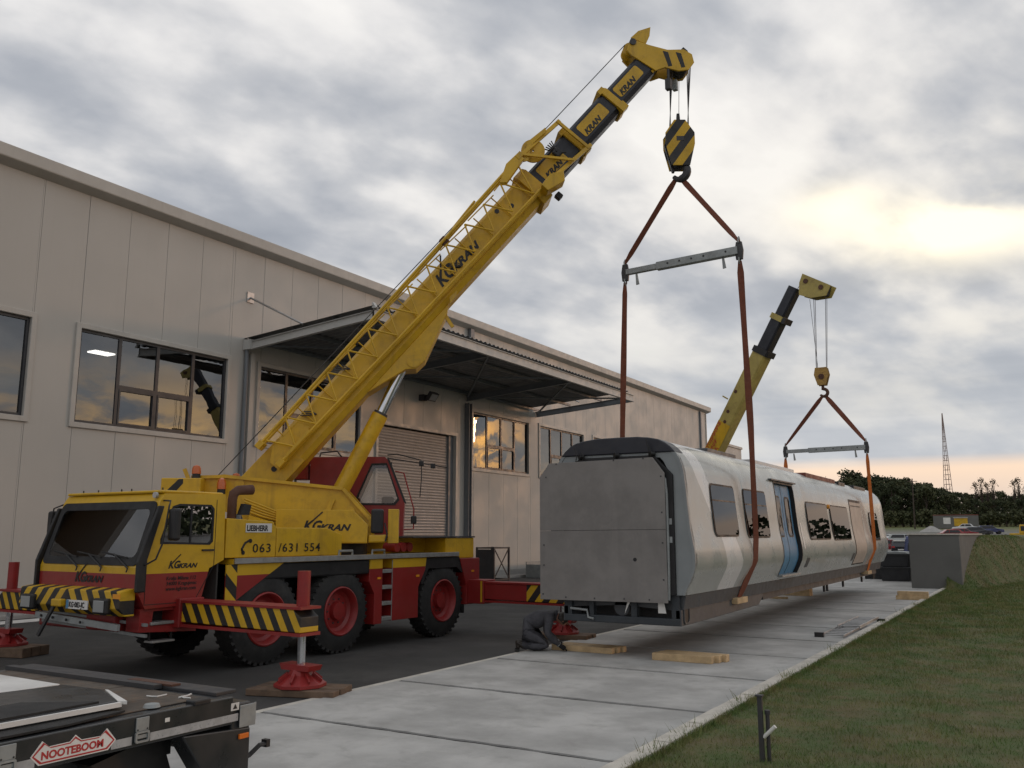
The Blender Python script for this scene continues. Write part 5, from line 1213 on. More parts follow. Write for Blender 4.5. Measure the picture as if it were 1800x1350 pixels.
DB().box((5.40, -.28, -.05), (5.62, .28, .08)).build('collar_block', 'black', bo2)
def S2B(): return MB(S2)
hp2 = [(4.44, 11.36), (5.46, 10.72), (5.26, 10.38), (4.70, 10.40), (4.26, 10.60), (4.30, 11.05)]
hd2 = S2B().prism(hp2, (0, -.24, 0), (1, 0, 0), (0, 0, 1), (0, .04, 0)).build('boom_head', 'pale_paint', c2r, bevel=.006)
S2B().prism(hp2, (0, .20, 0), (1, 0, 0), (0, 0, 1), (0, .04, 0)).build('head_plate', 'pale_paint', hd2)
S2B().prism([(4.40, 11.25), (5.30, 10.80), (5.20, 10.45), (4.5, 10.55)], (0, -.20, 0), (1, 0, 0), (0, 0, 1), (0, .40, 0)).build('head_box', 'dark_steel', hd2)
for x, z in ((4.55, 11.05), (5.1, 10.72)): S2B().cyl((x, -.27, z), (x, .27, z), .09, n=14).build('pin', 'rust', hd2, smooth=True)
bt = Vector((-6.29, 32.0, 7.72))
for dx_, dy_ in ((-.17, -.06), (-.17, .06), (.17, -.06), (.17, .06)):
    t0 = S2 @ Vector((4.95 + dx_ * 1.3, dy_, 10.5)); MB().cyl(t0, bt + Vector((dx_, dy_, 0)), .010, n=6).build('hoist_rope', 'dark_steel', c2r)
MB().cyl(S2 @ Vector((4.60, -.1, 10.4)), bt + Vector((-.12, 0, .1)), .008, n=6).build('hoist_rope', 'dark_steel', c2r)
MB().cyl(B2 @ Vector((-3.6, 0, .95)), S2 @ Vector((4.3, 0, 11.15)), .010, n=6).build('hoist_rope', 'dark_steel', c2r)
for s_ in (-.4, 2.0): DB().beam((s_, -.2, .70), (s_, -.2, .95), .04, .05).build('rope_guide', 'pale_paint', bo2)
for s_, h in ((1.6, .42), (1.2, .35), (-.9, .45), (2.4, .5)): DB().cyl((s_, -.276, h), (s_, -.268, h), .07, n=9).build('paint_scar', 'rust', bo2)
# advertising sheet on the boom side
DB().box((-.15, -.2745, .06), (1.15, -.2715, .62)).build('sign_sheet', 'yellow', bo2)
Rb = B2.to_3x3(); ub, vb = Rb @ Vector((1, 0, 0)), Rb @ Vector((0, 0, 1))
for k, (t_, sz) in enumerate((('АУТОДИЗАЛИЦЕ', .17), ('ЧИЧАР', .18), ('ДА', .24))): text(bo2, 'firm_lettering', t_, sz, B2 @ Vector((-.10, -.2765, .48 - k * .20)), ub, vb, 'decal_red', .006, 0, .85)
DB().beam((-1.1, .0, -.12), (-.6, 0, -.12), .35, .22).build('cylinder_bracket', 'dark_steel', bo2)
S2B().cyl((-.9, 0, 2.2), (.35, 0, 4.2), .13, n=16).build('boom_cylinder', 'dark_steel', c2r, smooth=True)
# carrier, hidden behind the rail car from the photograph's side
MB().box((-13.6, 30.2, .75), (-11.3, 37.4, 1.45)).build('chassis', 'pale_paint', c2r, bevel=.03)
MB().prism([(28.9, .8), (28.8, 1.3), (29.1, 2.5), (30.3, 2.55), (30.3, .8)], (-13.6, 0, 0), (0, 1, 0), (0, 0, 1), (2.3, 0, 0)).build('cab', 'pale_paint', c2r, bevel=.04)
MB().box((-13.4, 28.93, 1.5), (-11.5, 29.0, 2.3)).build('windscreen', 'glass_train', c2r)
S2B().prism([(-2.9, 1.5), (-.2, 1.5), (-.2, 2.3), (-1.0, 2.9), (-2.9, 2.6)], (0, -.7, 0), (1, 0, 0), (0, 0, 1), (0, 1.4, 0)).build('superstructure', 'pale_paint', c2r, bevel=.03)
for sx in (-1, 1):
    for y in (30.9, 34.6, 36.2):
        MB().lathe([(-.0, .20), (-.0, .30), (.03, .32), (.05, .48), (.10, .52), (.30, .52), (.34, .47), (.34, .2)], (-12.45 + sx * 1.2, y, .525), (-sx, 0, 0), 24).build('wheel', 'rubber', c2r, smooth=True)

# ================================================================== LOW LOADER TRAILER (foreground)
tr_ = thing('flatbed_trailer', 'dark grey flatbed trailer with worn deck and red and white maker sign', 'trailer', (-6.15, 0, 0))
TXR, TXL, TYE = -4.88, -7.45, 4.45
dk = MB().box((TXL, -7, .93), (TXR - .06, TYE, .995)).build('deck', 'trailer_paint', tr_)
for k in range(8):
    x0 = TXL + .14 + k * .29; MB().box((x0, -7, .996), (min(x0 + .282, TXR - .10), TYE - .10, 1.002 + random.uniform(0, .004))).build('deck_plank', 'trailer_deck', dk, bevel=.003, segs=1)
sb_ = MB().box((TXR - .06, -7, .815), (TXR, TYE + .03, .998)).build('side_beam', 'trailer_paint', tr_, bevel=.008)
MB().box((TXL, -7, .815), (TXL + .10, TYE + .03, .998)).build('side_beam', 'trailer_paint', tr_, bevel=.008)
MB().box((TXL + .02, TYE - .02, .993), (TXR - .12, TYE + .16, 1.02)).build('end_lip', 'dark_steel', tr_, bevel=.006)
MB().box((TXL + .05, TYE - .10, 1.003), (TXL + 1.9, TYE - .03, 1.035)).build('end_rail', 'dark_steel', tr_)
MB().box((-5.96, TYE - .02, 1.021), (-5.46, TYE + .06, 1.035)).build('rusty_bar', 'rust', tr_)
MB().box((TXL, TYE + .032, .60), (TXR - .012, TYE + .20, .945)).build('end_beam', 'trailer_paint', tr_, bevel=.012)
MB().prism([(TYE - .38, .812), (TYE + .20, .77), (TYE + .20, .30), (TYE - .02, .30)], (TXR - .005, 0, 0), (0, 1, 0), (0, 0, 1), (-.16, 0, 0)).build('corner_post', 'trailer_paint', tr_, bevel=.01)
MB().prism([(TYE - .85, .70), (TYE - .35, .80), (TYE - .2, .42), (TYE - .45, .40)], (TXR - .25, 0, 0), (0, 1, 0), (0, 0, 1), (-.6, 0, 0)).build('ramp_ram', 'black', tr_)
MB().box((TXL + .3, -7, .60), (TXR - .45, TYE - .1, .92)).build('main_beam', 'trailer_paint', tr_)
MB().box((TXR - .002, TYE + .09, .782), (TXR + .006, TYE + .235, .93)).build('corner_plate', 'galv', tr_, bevel=.004)
MB().prism([(TYE + .085, .905), (TYE + .23, .935), (TYE + .23, .82), (TYE + .085, .79)], (TXR + .0065, 0, 0), (0, 1, 0), (0, 0, 1), (.004, 0, 0)).build('corner_hook', 'galv', tr_)
MB().box((TXR - .004, TYE + .09, .708), (TXR + .012, TYE + .175, .742)).build('marker_lamp', 'orange', tr_, bevel=.004)
for (y0, y1) in ((-6, 2.83), (2.97, 3.08), (3.55, 3.69), (3.82, 4.526)): MB().box((TXR + .001, y0, .834), (TXR + .003, y1, .883)).build('reflective_tape', 'tape', sb_)
for yc in (3.757, 2.92, 1.9):
    rt = MB().box((TXR + .001, yc - .046, .905), (TXR + .010, yc + .046, .985)).build('lashing_plate', 'galv', sb_, bevel=.003)
    MB().ring(rrect(yc - .05, yc + .05, .838, .905, .012, 2), rrect(yc - .038, yc + .038, .850, .893, .008, 2), (TXR + .004, 0, 0), (0, 1, 0), (0, 0, 1), (.012, 0, 0)).build('lashing_ring', 'galv', rt)
    MB().box((TXR + .002, yc - .04, .862), (TXR + .008, yc + .04, .884)).build('strap_bar', 'galv', rt)
    for s_ in (-1, 1): MB().cyl((TXR + .010, yc + s_ * .034, .915), (TXR + .013, yc + s_ * .034, .915), .005, n=8).build('bolt', 'black', rt)
MB().box((TXR + .001, 3.925, .925), (TXR + .003, 3.960, .950)).build('sticker', 'decal_white', sb_)
MB().box((TXR + .001, 4.46, .905), (TXR + .003, 4.53, .955)).build('sticker', 'decal_white', sb_)
MB().prism([(4.475, .915), (4.515, .915), (4.495, .948)], (TXR + .0032, 0, 0), (0, 1, 0), (0, 0, 1), (.001, 0, 0)).build('warning_triangle', 'decal_black', sb_)
sg = [(3.052, .890), (3.115, .965), (3.157, .930), (3.282, .932), (3.314, .963), (3.354, .930), (3.475, .927), (3.515, .963), (3.579, .888), (3.53, .838), (3.102, .838)]
def scl(p, k, ky): return [(3.315 + (y - 3.315) * k, .893 + (z - .893) * ky) for y, z in p]
sgn_ = MB().prism(sg, (TXR + .001, 0, 0), (0, 1, 0), (0, 0, 1), (.003, 0, 0)).build('maker_sign', 'decal_white', tr_)
MB().ring(scl(sg, .965, .88), scl(sg, .925, .72), (TXR + .0042, 0, 0), (0, 1, 0), (0, 0, 1), (.0012, 0, 0)).build('sign_border', 'decal_red', sgn_)
text(sgn_, 'maker_lettering', 'NOOTEBOOM', .058, (TXR + .0045, 3.112, .866), (0, 1, 0), (0, 0, 1), 'decal_red', .0022, xs=1.02, depth=.001)
for k, pts in enumerate((((-5.36, 4.15), (-5.31, 4.155), (-5.28, 4.17), (-5.29, 4.255)), ((-5.16, 4.355), (-5.13, 4.30), (-5.122, 4.22)), ((-5.14, 4.26), (-5.09, 4.235), (-5.042, 4.252)))):
    MB().tube([(x, y, 1.009) for x, y in pts], .006, 5).build('chalk_mark', 'decal_white', dk)
MB().lathe([(0, .055), (.02, .045), (.028, .0)], (-5.02, 3.93, 1.004), (0, 0, 1), 16).build('deck_stud', 'galv', dk, smooth=True)
MB().box((-4.96, 4.14, .985), (-4.87, 4.28, 1.022)).build('rail_stop', 'black', tr_, bevel=.01)
MB().tube([(TXR - .03, TYE + .02, .52), (TXR - .02, TYE + .22, .58), (TXR + .02, TYE + .27, .64), (TXR + .03, TYE + .33, .64)], .016, 6).build('lamp_arm', 'black', tr_)
MB().box((TXR - .005, TYE + .31, .618), (TXR + .045, TYE + .345, .668)).build('lamp_head', 'black', tr_)
for y in (-1.6, -2.9, -4.2):
    for sx in (-1, 1): MB().lathe([(0, .16), (0, .24), (.03, .37), (.07, .39), (.26, .39), (.30, .3), (.3, .15)], (-6.16 + sx * 1.2, y, .39), (-sx, 0, 0), 24).build('wheel', 'rubber', tr_, smooth=True)
# things lying on the deck
rp = thing('ramp_plate', 'black ribbed ramp plate with white edge lying on the trailer deck', 'ramp plate', (-5.5, 3.4, 1.003))
MB().prism([(-6.05, 2.2), (-6.03, 3.52), (-5.96, 3.93), (-5.55, 3.95), (-5.10, 3.74), (-5.13, 2.2)], (0, 0, 1.03), (1, 0, 0), (0, 1, 0), (0, 0, .035)).build('plate', 'trailer_paint', rp, bevel=.008)
MB().prism([(-5.50, 2.2), (-5.50, 3.35), (-5.12, 3.62), (-5.11, 2.2)], (0, 0, 1.0655), (1, 0, 0), (0, 1, 0), (0, 0, .012)).build('rubber_strip', 'rubber', rp)
MB().beam((-5.09, 2.2, 1.045), (-5.075, 3.74, 1.045), .025, .028).build('white_edge', 'decal_white', rp)
MB().prism([(-5.54, 3.955), (-5.50, 3.955), (-5.04, 3.76), (-5.10, 3.735)], (0, 0, 1.045), (1, 0, 0), (0, 1, 0), (0, 0, .02)).build('white_edge', 'decal_white', rp)
MB().box((-5.9, 2.4, 1.003), (-5.8, 3.7, 1.03)).build('batten', 'wood_old', rp); MB().box((-5.3, 2.4, 1.003), (-5.2, 3.5, 1.03)).build('batten', 'wood_old', rp)
wsht = MB().prism([(-7.2, 2.0), (-7.05, 4.10), (-6.22, 4.07), (-6.26, 2.0)], (0, 0, 1.006), (1, 0, 0), (0, 1, 0), (0, 0, .022)).build('white_sheet', 'white', bevel=.004); tag(wsht, 'flat white board lying on the trailer deck behind the ramp plate', 'board')
rm_ = MB().prism([(-5.55, 2.2), (-5.5, 3.1), (-5.0, 3.72), (-4.92, 3.30), (-4.93, 2.2)], (0, 0, 1.008), (1, 0, 0), (0, 1, 0), (0, 0, .012)).build('rubber_mat', 'rubber'); tag(rm_, 'dark rubber mat spread under the ramp plate', 'mat')
tb = MB().box((-5.75, 3.3, .005), (-5.3, 3.72, .598)).build('support_block', 'wood_old', bevel=.015); tag(tb, 'old timber block propping the trailer from below', 'timber block')

# ================================================================== TIMBERS, LADDER, POST, STORES
def timber(x, y, z, L, w_, h, rz, lab, grp, m='wood'):
    o = MB().box((-L / 2, -w_ / 2, 0), (L / 2, w_ / 2, h)).build('timber_beam', m, bevel=.006, segs=1); o.location = (x, y, z); o.rotation_euler = (0, 0, rz); tag(o, lab, 'timber beam', grp)
SZ = .026
for k in range(3): timber(-7.27 + .04 * k, 14.72 + .15 * k, SZ, 1.2, .145, .10, R_(-1 + k), 'fresh square timber lying beside the kneeling worker', 'timbers by the kneeling worker')
for k in range(3): timber(-5.30 + .05 * k, 14.44 + .17 * k, SZ, 1.02 + .04 * k, .165, .115, R_(1 - k), 'fresh square timber lying alone under the near end of the rail car', 'timbers under the rail car end')
timber(-3.80, 31.35, SZ, .95, .22, .13, R_(2), 'lower fresh timber of the pair near the retaining wall', None); timber(-3.78, 31.37, SZ + .131, .90, .20, .13, R_(0), 'upper fresh timber of the pair near the retaining wall', None)
for k in range(2): timber(-7.5, 31.45 + .25 * k, SZ, 1.05, .22, .14, R_(1), 'lower timber of the stack beneath the middle of the rail car', 'timber stack beneath the rail car'); timber(-7.48, 31.45 + .25 * k, SZ + .141, 1.0, .22, .14, R_(-1), 'upper timber of the stack beneath the middle of the rail car', 'timber stack beneath the rail car')
for k in range(3): timber(-8.05 + .28 * k, 29.6, SZ, .42, .10, .07, R_(10 * k), 'short timber offcut on the slabs beneath the rail car', 'timber offcuts beneath the rail car')
la = thing('aluminium_ladder', 'two section aluminium ladder lying on the slabs near the kerb', 'ladder', (-3.95, 21, SZ))
for j, (x0, y0, y1, z) in enumerate(((-4.12, 19.25, 21.9, .03), (-4.04, 20.6, 23.1, .10))):
    for dx_ in (0, .44): MB().box((x0 + dx_, y0, SZ + z - .03), (x0 + dx_ + .028, y1, SZ + z + .03)).build('rail', 'steel', la, bevel=.004)
    for k in range(8): y = y0 + .15 + k * (y1 - y0 - .3) / 7; MB().cyl((x0 + .028, y, SZ + z), (x0 + .44, y, SZ + z + .012), .015, n=8).build('rung', 'steel', la)
for x0, y0 in ((-4.2, 19.22), (-3.58, 23.0)): MB().box((x0 - .02, y0 - .04, SZ), (x0 + .16, y0 + .04, SZ + .09)).build('end_foot', 'black', la)
po = thing('standpipe_post', 'grey square steel post with short pipe and pale lever standing in the lawn', 'post', (-2.39, 8.5, .05))
MB().box((-2.412, 8.477, .0), (-2.370, 8.519, .62)).build('post', 'dark_steel', po, bevel=.004); MB().box((-2.425, 8.465, .621), (-2.36, 8.53, .635)).build('cap', 'dark_steel', po)
MB().cyl((-2.335, 8.53, .0), (-2.335, 8.53, .46), .019, n=12).build('pipe', 'dark_steel', po, smooth=True); MB().cyl((-2.335, 8.53, .462), (-2.335, 8.53, .50), .026, n=12).build('pipe_cap', 'dark_steel', po, smooth=True)
MB().cyl((-2.37, 8.50, .265), (-2.26, 8.50, .37), .018, n=10).build('lever', 'white', po, smooth=True)
cg = thing('steel_cage', 'dark steel cage with crossed braces standing against the hall wall', 'cage', (-21.9, 35.0, .0))
X0, X1, Ya, Yb, ZT = -22.15, -21.25, 34.2, 35.5, 1.50
for x in (X0, X1):
    for y in (Ya, Yb): MB().box((x - .04, y - .04, 0.0), (x + .04, y + .04, ZT)).build('corner_post', 'dark_steel', cg)
for (a, b) in (((X0, Ya), (X1, Ya)), ((X0, Yb), (X1, Yb)), ((X0, Ya), (X0, Yb)), ((X1, Ya), (X1, Yb))):
    for z in (.06, ZT - .04): MB().beam((a[0], a[1], z), (b[0], b[1], z), .06, .06).build('frame_bar', 'dark_steel', cg)
MB().beam((X1, Ya, .08), (X1, Yb, ZT - .06), .03, .05).build('brace', 'dark_steel', cg); MB().beam((X1 + .02, Yb, .08), (X1 + .02, Ya, ZT - .06), .03, .05).build('brace', 'dark_steel', cg)
MB().box((X0 + .05, Ya - .01, .1), (X1 - .05, Ya + .01, ZT - .1)).build('sheet', 'dark_steel', cg)
stl = thing('storage_tray', 'low grey steel tray of offcuts along the foot of the hall wall', 'tray', (-21.2, 40.5, 0))
MB().box((-21.9, 38.2, .0), (-20.6, 43.5, .05)).box((-21.9, 38.2, .05), (-21.85, 43.5, .75)).box((-20.65, 38.2, .05), (-20.6, 43.5, .62)).box((-21.85, 38.2, .05), (-20.65, 38.25, .62)).build('tray', 'galv', stl)
for k in range(4): timber(-20.2 + .02 * k, 39.4 + .1 * (k % 2), .0 + .151 * k, .3, 2.4 - .3 * k, .15, R_(2 * k), 'dark old timber stacked beside the steel tray at the hall', 'old timbers by the hall', 'wood_old')
# dark bins at the end of the slab road
for k, (x, y, z, w_, d_, h, lab) in enumerate(((-5.85, 43.6, .026, 1.25, 1.1, .62, 'lower dark grey bin stacked beside the retaining wall'), (-5.85, 43.6, .65, 1.2, 1.05, .55, 'upper dark grey bin stacked beside the retaining wall'), (-6.9, 45.2, .026, 1.1, 1.1, .9, 'separate dark grey bin behind the stacked pair'))):
    b_ = thing('storage_bin', lab, 'bin', (x, y, z)); MB().prism([(-w_/2 + .06, 0), (w_/2 - .06, 0), (w_/2, h - .08), (w_/2, h), (-w_/2, h), (-w_/2, h - .08)], (x, y - d_/2, z), (1, 0, 0), (0, 0, 1), (0, d_, 0)).build('body', 'tarp', b_, bevel=.03)
    MB().box((x - w_/2 - .02, y - d_/2 - .02, z + h - .10), (x + w_/2 + .02, y + d_/2 + .02, z + h - .04)).build('rim', 'black', b_)
sh = MB().prism([(-.6, 0), (.6, 0), (.5, .10), (.1, .13), (-.5, .09)], (-5.85, 43.05, 1.203), (1, 0, 0), (0, 0, 1), (0, 1.1, 0)).build('grey_cover', 'galv', bevel=.03); tag(sh, 'pale grey sheet lying over the upper dark bin', 'cover')

# ================================================================== KNEELING WORKER
pe = thing('person', 'worker in grey overalls kneeling on the slabs and reaching under the rail car', 'person', (-8.02, 14.48, .026), R_(30.7), world=False); pe.scale = (1.08, 1.08, 1.08)
def skin_body():
    V, E, Rd = [], [], []
    def v(p, r, par=None):
        V.append(p); Rd.append(r if isinstance(r, tuple) else (r, r)); i = len(V) - 1
        if par is not None: E.append((par, i))
        return i
    pel = v((-.23, 0, .31), (.17, .165)); lum = v((-.16, 0, .43), (.165, .16), pel); mid = v((-.03, 0, .51), (.175, .165), lum); chest = v((.12, 0, .545), (.175, .155), mid); nb = v((.25, 0, .57), (.075, .075), chest)
    hd = v((.33, 0, .535), (.07, .07), nb); hd2 = v((.40, 0, .48), (.088, .082), hd); hd3 = v((.46, 0, .42), (.06, .06), hd2)
    for s_ in (1, -1):
        hip = v((-.20, s_ * .10, .27), (.125, .12), pel); th = v((-.01, s_ * .125, .19), (.105, .10), hip); kn = v((.14, s_ * .135, .09), (.08, .08), th)
        sh_ = v((-.08, s_ * .135, .08), (.075, .072), kn); an = v((-.30, s_ * .13, .09), (.056, .055), sh_); he = v((-.375, s_ * .13, .145), (.048, .045), an); to = v((-.355, s_ * .13, .04), (.045, .035), he)
        so_ = v((.16, s_ * .165, .545), (.095, .095), chest); ua = v((.14, s_ * .225, .42), (.075, .075), so_); elb = v((.12, s_ * .235, .285), (.066, .066), ua)
        fo = v((.24, s_ * .205, .18), (.058, .058), elb); wr = v((.34, s_ * .165, .095), (.034, .034), fo)
    me = bpy.data.meshes.new('body'); me.from_pydata(V, E, []); o = bpy.data.objects.new('body', me); col.objects.link(o)
    sk = o.modifiers.new('skin', 'SKIN'); sk.use_smooth_shade = True
    for i, sv in enumerate(me.skin_vertices[0].data): sv.radius = Rd[i]; sv.use_root = (i == 0)
    ss = o.modifiers.new('sub', 'SUBSURF'); ss.levels = 2; ss.render_levels = 2
    dg = bpy.context.evaluated_depsgraph_get(); m2 = bpy.data.meshes.new_from_object(o.evaluated_get(dg)); bpy.data.objects.remove(o)
    m2.name = 'body'
    rr = random.Random(2)
    for vv in m2.vertices:      # folds in the cloth
        c = vv.co; k = .006 * math.sin(c.x * 55 + c.z * 38) * math.sin(c.y * 30 + c.z * 25)
        vv.co += vv.normal * (k if c.x < .27 else 0)
    for nm in ('cloth_grey', 'skin', 'boot', 'cloth_dark'): m2.materials.append(M[nm])
    for p in m2.polygons:
        c = p.center; p.use_smooth = True
        p.material_index = 2 if c.x < -.285 and c.z < .25 and abs(c.y) > .06 else 1 if (c.x > .285 and c.z > .33) else 3 if (c.z < .36 and c.x < .14 and abs(c.y) < .19 and not (c.x > .08 and c.z > .16)) else 0
    return m2
bd = bpy.data.objects.new('body', skin_body()); col.objects.link(bd); bd.parent = pe
# collar, cap of hair, ears, gloves
MB().lathe([(0, .075), (.03, .098), (.06, .088), (.06, .08)], (.235, 0, .575), (.9, 0, -.25), 16).build('collar', 'cloth_grey', bd, smooth=True)
hm = MB(Matrix.Translation((.385, 0, .515)) @ Matrix.Rotation(R_(48), 4, 'Y'))
pr_h = [(-.115, .0), (-.105, .045), (-.07, .085), (-.02, .104), (.03, .103), (.055, .094)]
hm.lathe([(a, b) for a, b in pr_h], (0, 0, 0), (0, 0, -1), 18)
hm.build('hair', 'boot', bd, smooth=True)
for s_ in (1, -1): MB().lathe([(-.01, .012), (0, .026), (.012, .02), (.014, 0)], (.385, s_ * .085, .485), (0, s_, 0), 10).build('ear', 'skin', bd, smooth=True)
MB().tube([(.455, 0, .455), (.485, 0, .435), (.47, 0, .415)], [.012, .018, .012], 8).build('nose', 'skin', bd, smooth=True)
for s_ in (1, -1):
    w0 = Vector((.335, s_ * .165, .10)); fwd = Vector((.78, -s_ * .10, -.55)).normalized()
    gl = MB().tube([w0 - fwd * .03, w0 + fwd * .02, w0 + fwd * .06, w0 + fwd * .10], [.036, .040, .044, .036], 10).build('glove', 'glove', bd, smooth=True)
    for k in range(4):
        b0 = w0 + fwd * .09 + Vector((0, (k - 1.5) * .02, .0)); L = (.06, .07, .065, .05)[k]
        f1 = b0 + fwd * L * .5; f2 = f1 + Vector((.4, 0, -.9)).normalized() * L * .35; MB().tube([b0, f1, f2], [.011, .0105, .008], 7).build('finger', 'glove', gl, smooth=True)
    t0 = w0 + fwd * .03; MB().tube([t0, t0 + Vector((.02, -s_ * .045, -.01)), t0 + fwd * .05 + Vector((0, -s_ * .05, -.01))], [.013, .012, .009], 7).build('thumb', 'glove', gl, smooth=True)
    MB().lathe([(0, .040), (.015, .046), (.03, .043)], w0 - fwd * .045, tuple(fwd), 12).build('cuff', 'galv', bd, smooth=True)
    MB().box((-.415, s_ * .13 - .045, .0), (-.33, s_ * .13 + .045, .022)).build('boot_sole', 'rubber', bd, bevel=.008)

# ================================================================== CARS AND FAR THINGS
def azpt(px, D):
    a = math.atan((px - 900) / 1578.0) - R_(30.7); return D * math.sin(a), D * math.cos(a)
carpaints = {}
def car_(px, D, rz, c, lab, kind='hatch', L=4.0, H=1.43):
    key = 'carpaint_%d' % len(carpaints); carpaints[key] = 1; mat(key, c, .3, var=.04, coat=.6)
    x, y = azpt(px, D); z = max(terrain(x, y) - .02, 0.0)
    t_ = thing('parked_car', lab, 'car', (x, y, z), rz, 'cars parked beyond the yard', world=False); W = 1.68; a = L / 2
    if kind == 'van': low = [(-a, .30), (-a, 1.0), (-a + .05, 1.78), (-a + .2, H), (a - 1.2, H), (a - .75, 1.05), (a, .88), (a, .30)]; gz0, gz1, gl_ = 1.08, H - .18, (-a + .08, a - .95, a - 1.25)
    elif kind == 'sedan': low = [(-a, .32), (-a, .88), (-a + .7, .95), (-a + 1.15, H), (a - 1.75, H), (a - 1.05, .93), (a, .80), (a, .32)]; gz0, gz1, gl_ = .96, H - .07, (-a + .85, a - 1.2, a - 1.75)
    else: low = [(-a, .32), (-a - .02, .85), (-a + .35, H - .04), (-a + .6, H), (a - 1.75, H), (a - 1.05, .93), (a, .78), (a, .32)]; gz0, gz1, gl_ = .96, H - .08, (-a + .22, a - 1.2, a - 1.75)
    n = len(low); vs = []
    for sx in (1, -1):
        for p, q_ in low: vs.append((p, sx * (W / 2 if q_ < 1.0 else W / 2 - .16 * (q_ - .95) / (H - .95)), q_))
    b = MB().add(vs, [list(range(n)), list(range(2 * n - 1, n - 1, -1))] + [(i, n + i, n + (i + 1) % n, (i + 1) % n) for i in range(n)]).build('body', key, t_, bevel=.05)
    for sx in (1, -1):
        ww = lambda z_: sx * (W / 2 - .16 * (z_ - .95) / (H - .95) + .006)
        MB().add([(gl_[0] + .10, ww(gz0), gz0), (gl_[1], ww(gz0), gz0), (gl_[2], ww(gz1), gz1), (gl_[0] + .42, ww(gz1), gz1)], [(0, 1, 2, 3)]).build('side_window', 'tarp', t_)
        MB().box((-.05, ww(gz0), gz0), (.03, ww(gz0) + sx * .004, gz1)).build('pillar', key, t_)
        for wx in (-a + .72, a - .75): MB().lathe([(-.01, .0), (-.01, .19), (.0, .20), (.01, .29), (.16, .30), (.18, .2)], (wx, sx * (W / 2 + .01), .30), (0, -sx, 0), 16).build('wheel', 'rubber', t_, smooth=True)
        MB().box((-a - .03, sx * .52, .74), (-a + .02, sx * .80, .90)).build('tail_light', 'decal_red', t_); MB().box((a - .03, sx * .48, .62), (a + .02, sx * .78, .76)).build('headlight', 'lamp_glass', t_)
    MB().add([(gl_[1] + .04, -.66, gz0), (gl_[1] + .04, .66, gz0), (gl_[2] + .05, .58, gz1), (gl_[2] + .05, -.58, gz1)], [(0, 1, 2, 3)]).build('windscreen', 'tarp', t_)
    MB().add([(-a - .012 + (.10 if kind != 'van' else .0), -.62, gz0), (-a - .012 + (.10 if kind != 'van' else .0), .62, gz0), (-a + .30 if kind != 'van' else -a + .06, .54, gz1), (-a + .30 if kind != 'van' else -a + .06, -.54, gz1)], [(0, 1, 2, 3)]).build('rear_window', 'tarp', t_)
    MB().box((-a - .022, -.26, .52), (-a - .012, .26, .63)).build('number_plate', 'decal_white', t_)
    return t_
car_(1581, 97, R_(98), (.010, .012, .018), 'dark blue black hatchback seen from behind beyond the bins')
car_(1562, 112, R_(20), (.22, .012, .018), 'dark red hatchback parked beyond the end of the rail car')
car_(1586, 132, R_(25), (.42, .45, .44), 'silver green estate parked behind the dark hatchback', L=4.3)
car_(1613, 63, R_(96), (.018, .032, .12), 'dark blue van parked right behind the retaining wall', 'van', 4.6, 1.95)
car_(1633, 120, R_(80), (.5, .5, .5), 'silver car half hidden behind the blue van')
car_(1666, 152, R_(200), (.30, .02, .015), 'bright red car parked behind the retaining wall')
car_(1694, 158, R_(15), (.26, .015, .02), 'deep red car between the bright red and the dark hatchback')
car_(1697, 188, R_(185), (.66, .67, .67), 'white saloon parked in front of the grey cabin', 'sedan', 4.3)
car_(1721, 166, R_(10), (.02, .024, .03), 'dark grey hatchback parked in front of the wood')
car_(1741, 174, R_(14), (.02, .03, .11), 'dark blue hatchback at the end of the parked row')
# site cabin
x, y = azpt(1682, 208); z = terrain(x, y) - .02
cbn = thing('site_cabin', 'grey flat roofed site cabin with white window and yellow panel', 'cabin', (x, y, z), R_(3), world=False)
MB().box((-4.2, -1.3, 0), (4.2, 1.3, 2.7)).build('wall', 'mono', cbn, bevel=.03); MB().box((-4.25, -1.35, 2.701), (4.25, 1.35, 2.85)).build('roof_edge', 'train_red', cbn)
MB().box((-2.3, -1.34, .95), (-.95, -1.301, 2.25)).build('window', 'white', cbn); MB().box((-.3, -1.38, .5), (2.2, -1.301, 2.15)).build('panel', 'yellow', cbn); MB().box((-.45, -1.6, 2.16), (2.3, -1.301, 2.24)).build('awning', 'white', cbn)
# gravel heap
x, y = azpt(1638, 185); hm_ = MB().lathe([(0, 2.2), (.3, 1.8), (.8, .9), (1.1, .4), (1.2, 0)], (x, y, terrain(x, y) - .05), (0, 0, 1), 18).build('gravel_heap', 'plinth', smooth=True); tag(hm_, 'pale grey heap of gravel behind the parked cars', 'heap')
